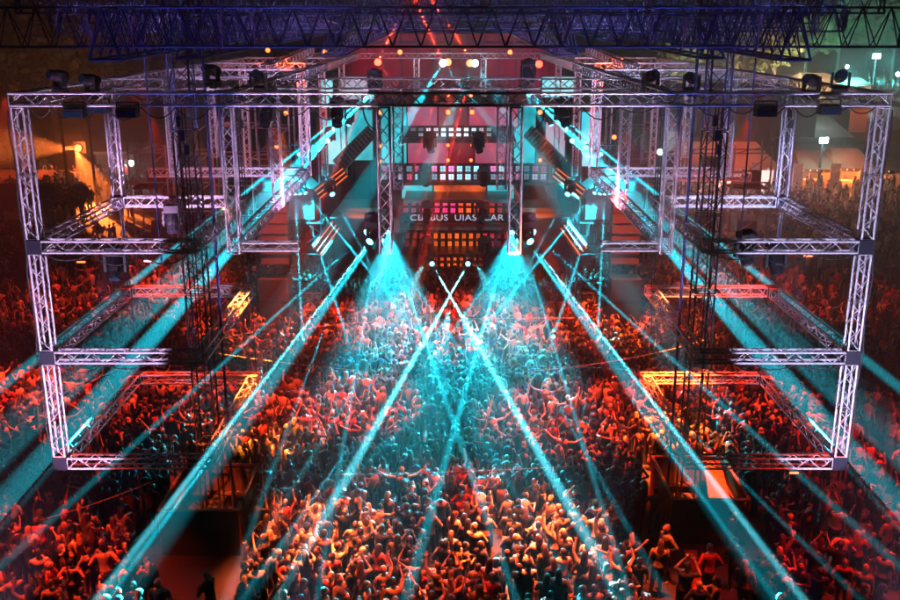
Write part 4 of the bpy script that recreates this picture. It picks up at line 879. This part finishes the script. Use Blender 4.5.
def hair_mesh(long):
    b = MB(); b.ball((0, -.012, 1.665), (.09, .1, .092), 12, 8); b.ball((0, -.04, 1.62), (.085, .075, .09), 10, 6)
    if long: b.loft([(V((0, -.045, 1.66)), .088, .07), (V((0, -.06, 1.56)), .098, .065), (V((0, -.085, 1.45)), .11, .05), (V((0, -.1, 1.34)), .09, .035), (V((0, -.1, 1.3)), .04, .02)], 10)
    me = remesh(b, 'hair', .022); me.materials.clear(); me.materials.append(HAIRM[0]); return me
PM = [(n, make_pose(n, a, k)) for k, (n, a) in enumerate(POSES.items())]
HM = [hair_mesh(False), hair_mesh(True)]

# where people stand: a jittered grid that leaves the boxes and aisles free
rp = random.Random(11)
def density(x, y):
    px_, py_ = project((x, y, 1.5))
    if 5.2 < abs(x + .0) < 7.5 and 20.5 < y < 24.3 : return 0
    if -7.4 < x < -4.9 and 18.8 < y < 20.9: return .1
    if 4.6 < x < 7.8 and 19.0 < y < 21.4: return .12
    if y < 16.2: return 0
    if abs(x) < 5.2 and y > 45.3: return 0
    if abs(x) < 8.5 and y > 47: return 0
    if y > 56: return 0
    if y > 42 and abs(x) > 15: return .3
    if px_ < 160 and 500 < py_ < 640: return .75
    if 130 < px_ < 240 and py_ > 470: return .3 if px_ < 165 else .12
    if 640 < px_ < 760 and py_ > 500: return .22
    if px_ > 760 and py_ > 440: return .55
    if px_ > 830: return .4 if py_ < 300 else .55
    if px_ < 110: return .85
    return 1.
spots = []
gy = 15.9
while gy < 56:
    st = .45 if gy < 38 else .52; xm = 10.5 + (gy - 16) * .62; gx = -xm
    while gx < xm:
        x, y = gx + rp.uniform(-.22, .22), gy + rp.uniform(-.22, .22)
        cl = noise.noise(Vector((x * .45, y * .45, 0)))
        if rp.random() < density(x, y) * min(.97, .86 + cl * .4):
            px_, py_ = project((x, y, 1.4))
            if -15 < px_ < 915 and py_ < 628: spots.append((x, y, px_, py_))
        gx += st
    gy += st * .98
spots.sort(key=lambda t: t[1])
near, far = spots[:298], spots[298:]
def where(px_, py_):
    c = ['far left', 'left', 'centre left', 'centre', 'centre right', 'right', 'far right'][min(6, max(0, int(px_ / 129)))]
    r = ['upper', 'middle', 'lower', 'low', 'bottom'][min(4, max(0, int((py_ - 430) / 40)))]
    return c.replace(' ', '-'), r
used = set(); phones = 0
for i, (x, y, px_, py_) in enumerate(near):
    c, r = where(px_, py_)
    for att in range(500):
        pi = rp.choices(range(8), (36, 4, 4, 4, 2, 26, 6, 14))[0]; ti = rp.choices(range(9), (12, 28, 12, 9, 15, 6, 6, 6, 6))[0]; hi = rp.choices(range(3), (5, 4, 2))[0]; lg = rp.random() < .4
        key = (c, r, pi, ti, hi, lg)
        if key not in used: break
    used.add(key)
    pn, (bm_, tm_, pm_) = PM[pi]
    # name the nearest clear landmark
    lab = f'{"long" if lg else "short"} {HAIRC[hi][0]} haired person {pn}, {TOPS[ti][0]} top, {r} {c} crowd'
    o = bpy.data.objects.new('person', bm_); C.objects.link(o); o.location = (x, y, 0); sc = rp.uniform(.73, .86)
    o.scale = (sc * rp.uniform(.94, 1.08), sc, sc)
    a = rp.gauss(0, .45) if rp.random() < .72 else rp.uniform(-PI, PI); o.rotation_euler = (rp.gauss(0, .05), rp.gauss(0, .05), a + math.atan2(x, 48 - y) * -1)
    tag(o, lab, 'person', 'people dancing in the crowd')
    o.material_slots[0].link = 'OBJECT'; o.material_slots[0].material = SKIN[rp.choices((0, 1, 2), (5, 4, 1))[0]]
    for nm, me, mm in (('top', tm_, TOPM[ti]), ('trousers', pm_, rp.choice(PANTS)), ('hair', HM[1 if lg else 0], HAIRM[hi])):
        q = bpy.data.objects.new(nm, me); C.objects.link(q); q.parent = o; q.material_slots[0].link = 'OBJECT'; q.material_slots[0].material = mm
    if pi == 6 and phones < 9:
        phones += 1; M = Matrix.Translation((x, y, 0)) @ o.rotation_euler.to_matrix().to_4x4() @ Matrix.Scale(sc, 4)
        e = empty('phone', M @ V((0, .36, 1.72)), f'phone held up by {lab.split(" haired")[0]} haired person, {TOPS[ti][0]} top, {r} {c} crowd', 'phone', 'phones held up in the crowd'); e.rotation_euler = o.rotation_euler
        b = MB(); b.box((0, .005, 0), (.15, .01, .075)); b.build('case', BLACK, e)
        b = MB(); b.box((0, -.002, 0), (.138, .004, .066)); b.build('display', emis('phone_screen', (.75, .85, 1), 4), e)

# the rest of the crowd, one low mesh
def low(b, x, y, rot, sc, r, lod=0):
    n = 6 if lod == 0 else 5; o0 = len(b.v); ti = r.choices(range(9), (12, 28, 12, 9, 15, 6, 6, 6, 6))[0]; sk = r.choices((0, 1, 2), (5, 4, 1))[0]
    b.mi = 3 + ti; b.loft([(V((0, 0, z)), rx, ry) for z, rx, ry in ((.85, .16, .12), (1.1, .15, .11), (1.3, .2, .13), (1.42, .19, .11), (1.5, .06, .06))], n)
    b.mi = 12 + r.randrange(3)
    for s in (-1, 1): b.tube((s * .1, 0, .9), (s * .12, .02, 0), .09, 4, .06, caps=False)
    b.mi = sk; b.ball((0, .02, 1.62), (.08, .1, .12), 6, 4); b.mi = 15 + r.choices((0, 1, 2), (6, 4, 1.3))[0]; b.ball((0, -.012, 1.655), (.09, .1, .1), 6, 4)
    if r.random() < .3: b.loft([(V((0, -.05, 1.65)), .09, .06), (V((0, -.08, 1.4)), .1, .04)], 5)
    (e1, w1), (e2, w2) = r.choice(list(POSES.values()) + [POSES['standing with arms down'], POSES['with hands before the chest']] * 7)
    for s, e_, w_ in ((-1, e1, w1), (1, e2, w2)):
        b.mi = 3 + ti; b.tube((s * .19, 0, 1.4), e_, .055, 4, .045, caps=False); b.mi = sk; b.tube(e_, w_, .04, 4, .028, caps=False)
        d = (V(w_) - V(e_)).normalized(); b.tube(w_, V(w_) + d * .13, .034, 4, .02)
    ca, sa = math.cos(rot), math.sin(rot)
    for k in range(o0, len(b.v)):
        vx, vy, vz = b.v[k]; b.v[k] = (x + (vx * ca - vy * sa) * sc, y + (vx * sa + vy * ca) * sc, vz * sc)
b = MB()
for x, y, _, _ in far: low(b, x, y, (rp.gauss(0, .5) if rp.random() < .75 else rp.uniform(-3, 3)) - math.atan2(x, 60 - y) * .8, rp.uniform(.73, .86), rp)
tag(b.build('crowd', SKIN + TOPM + PANTS + HAIRM, smooth=True), 'dense dancing crowd filling the yard up to the stage', 'crowd', None, 'stuff')
b = MB()
for k in range(420):
    if k < 110: g = ground(rp.uniform(842, 905), rp.uniform(74, 96))
    elif k < 270: g = ground(rp.uniform(775, 905), rp.uniform(196, 240))
    elif k < 360: g = ground(rp.uniform(-5, 200), rp.uniform(180, 225))
    else: g = ground(rp.uniform(690, 800), rp.uniform(197, 215))
    if abs(g.x) < 20 and 40 < g.y < 62: continue
    low(b, g.x, g.y, rp.uniform(-3, 3), rp.uniform(.9, 1.), rp)
tag(b.build('distant_crowd', SKIN + TOPM + PANTS + HAIRM, smooth=True), 'scattered far visitors between stalls and on the plaza', 'crowd', None, 'stuff')

# ------------------------------------------------------------------ render settings
vs_ = S.view_settings; vs_.view_transform = 'Standard'; vs_.look = 'None'; vs_.exposure = -.05; vs_.gamma = 1; vs_.use_curve_mapping = False
S.render.engine = 'CYCLES'
S.cycles.max_bounces = 3; S.cycles.diffuse_bounces = 0; S.cycles.glossy_bounces = 1; S.cycles.volume_bounces = 0; S.cycles.transparent_max_bounces = 4
S.cycles.use_denoising = True; S.cycles.use_light_tree = True
print('people', len(near), 'far', len(far), 'lights', len(bpy.data.lights), 'objects', len(bpy.data.objects))
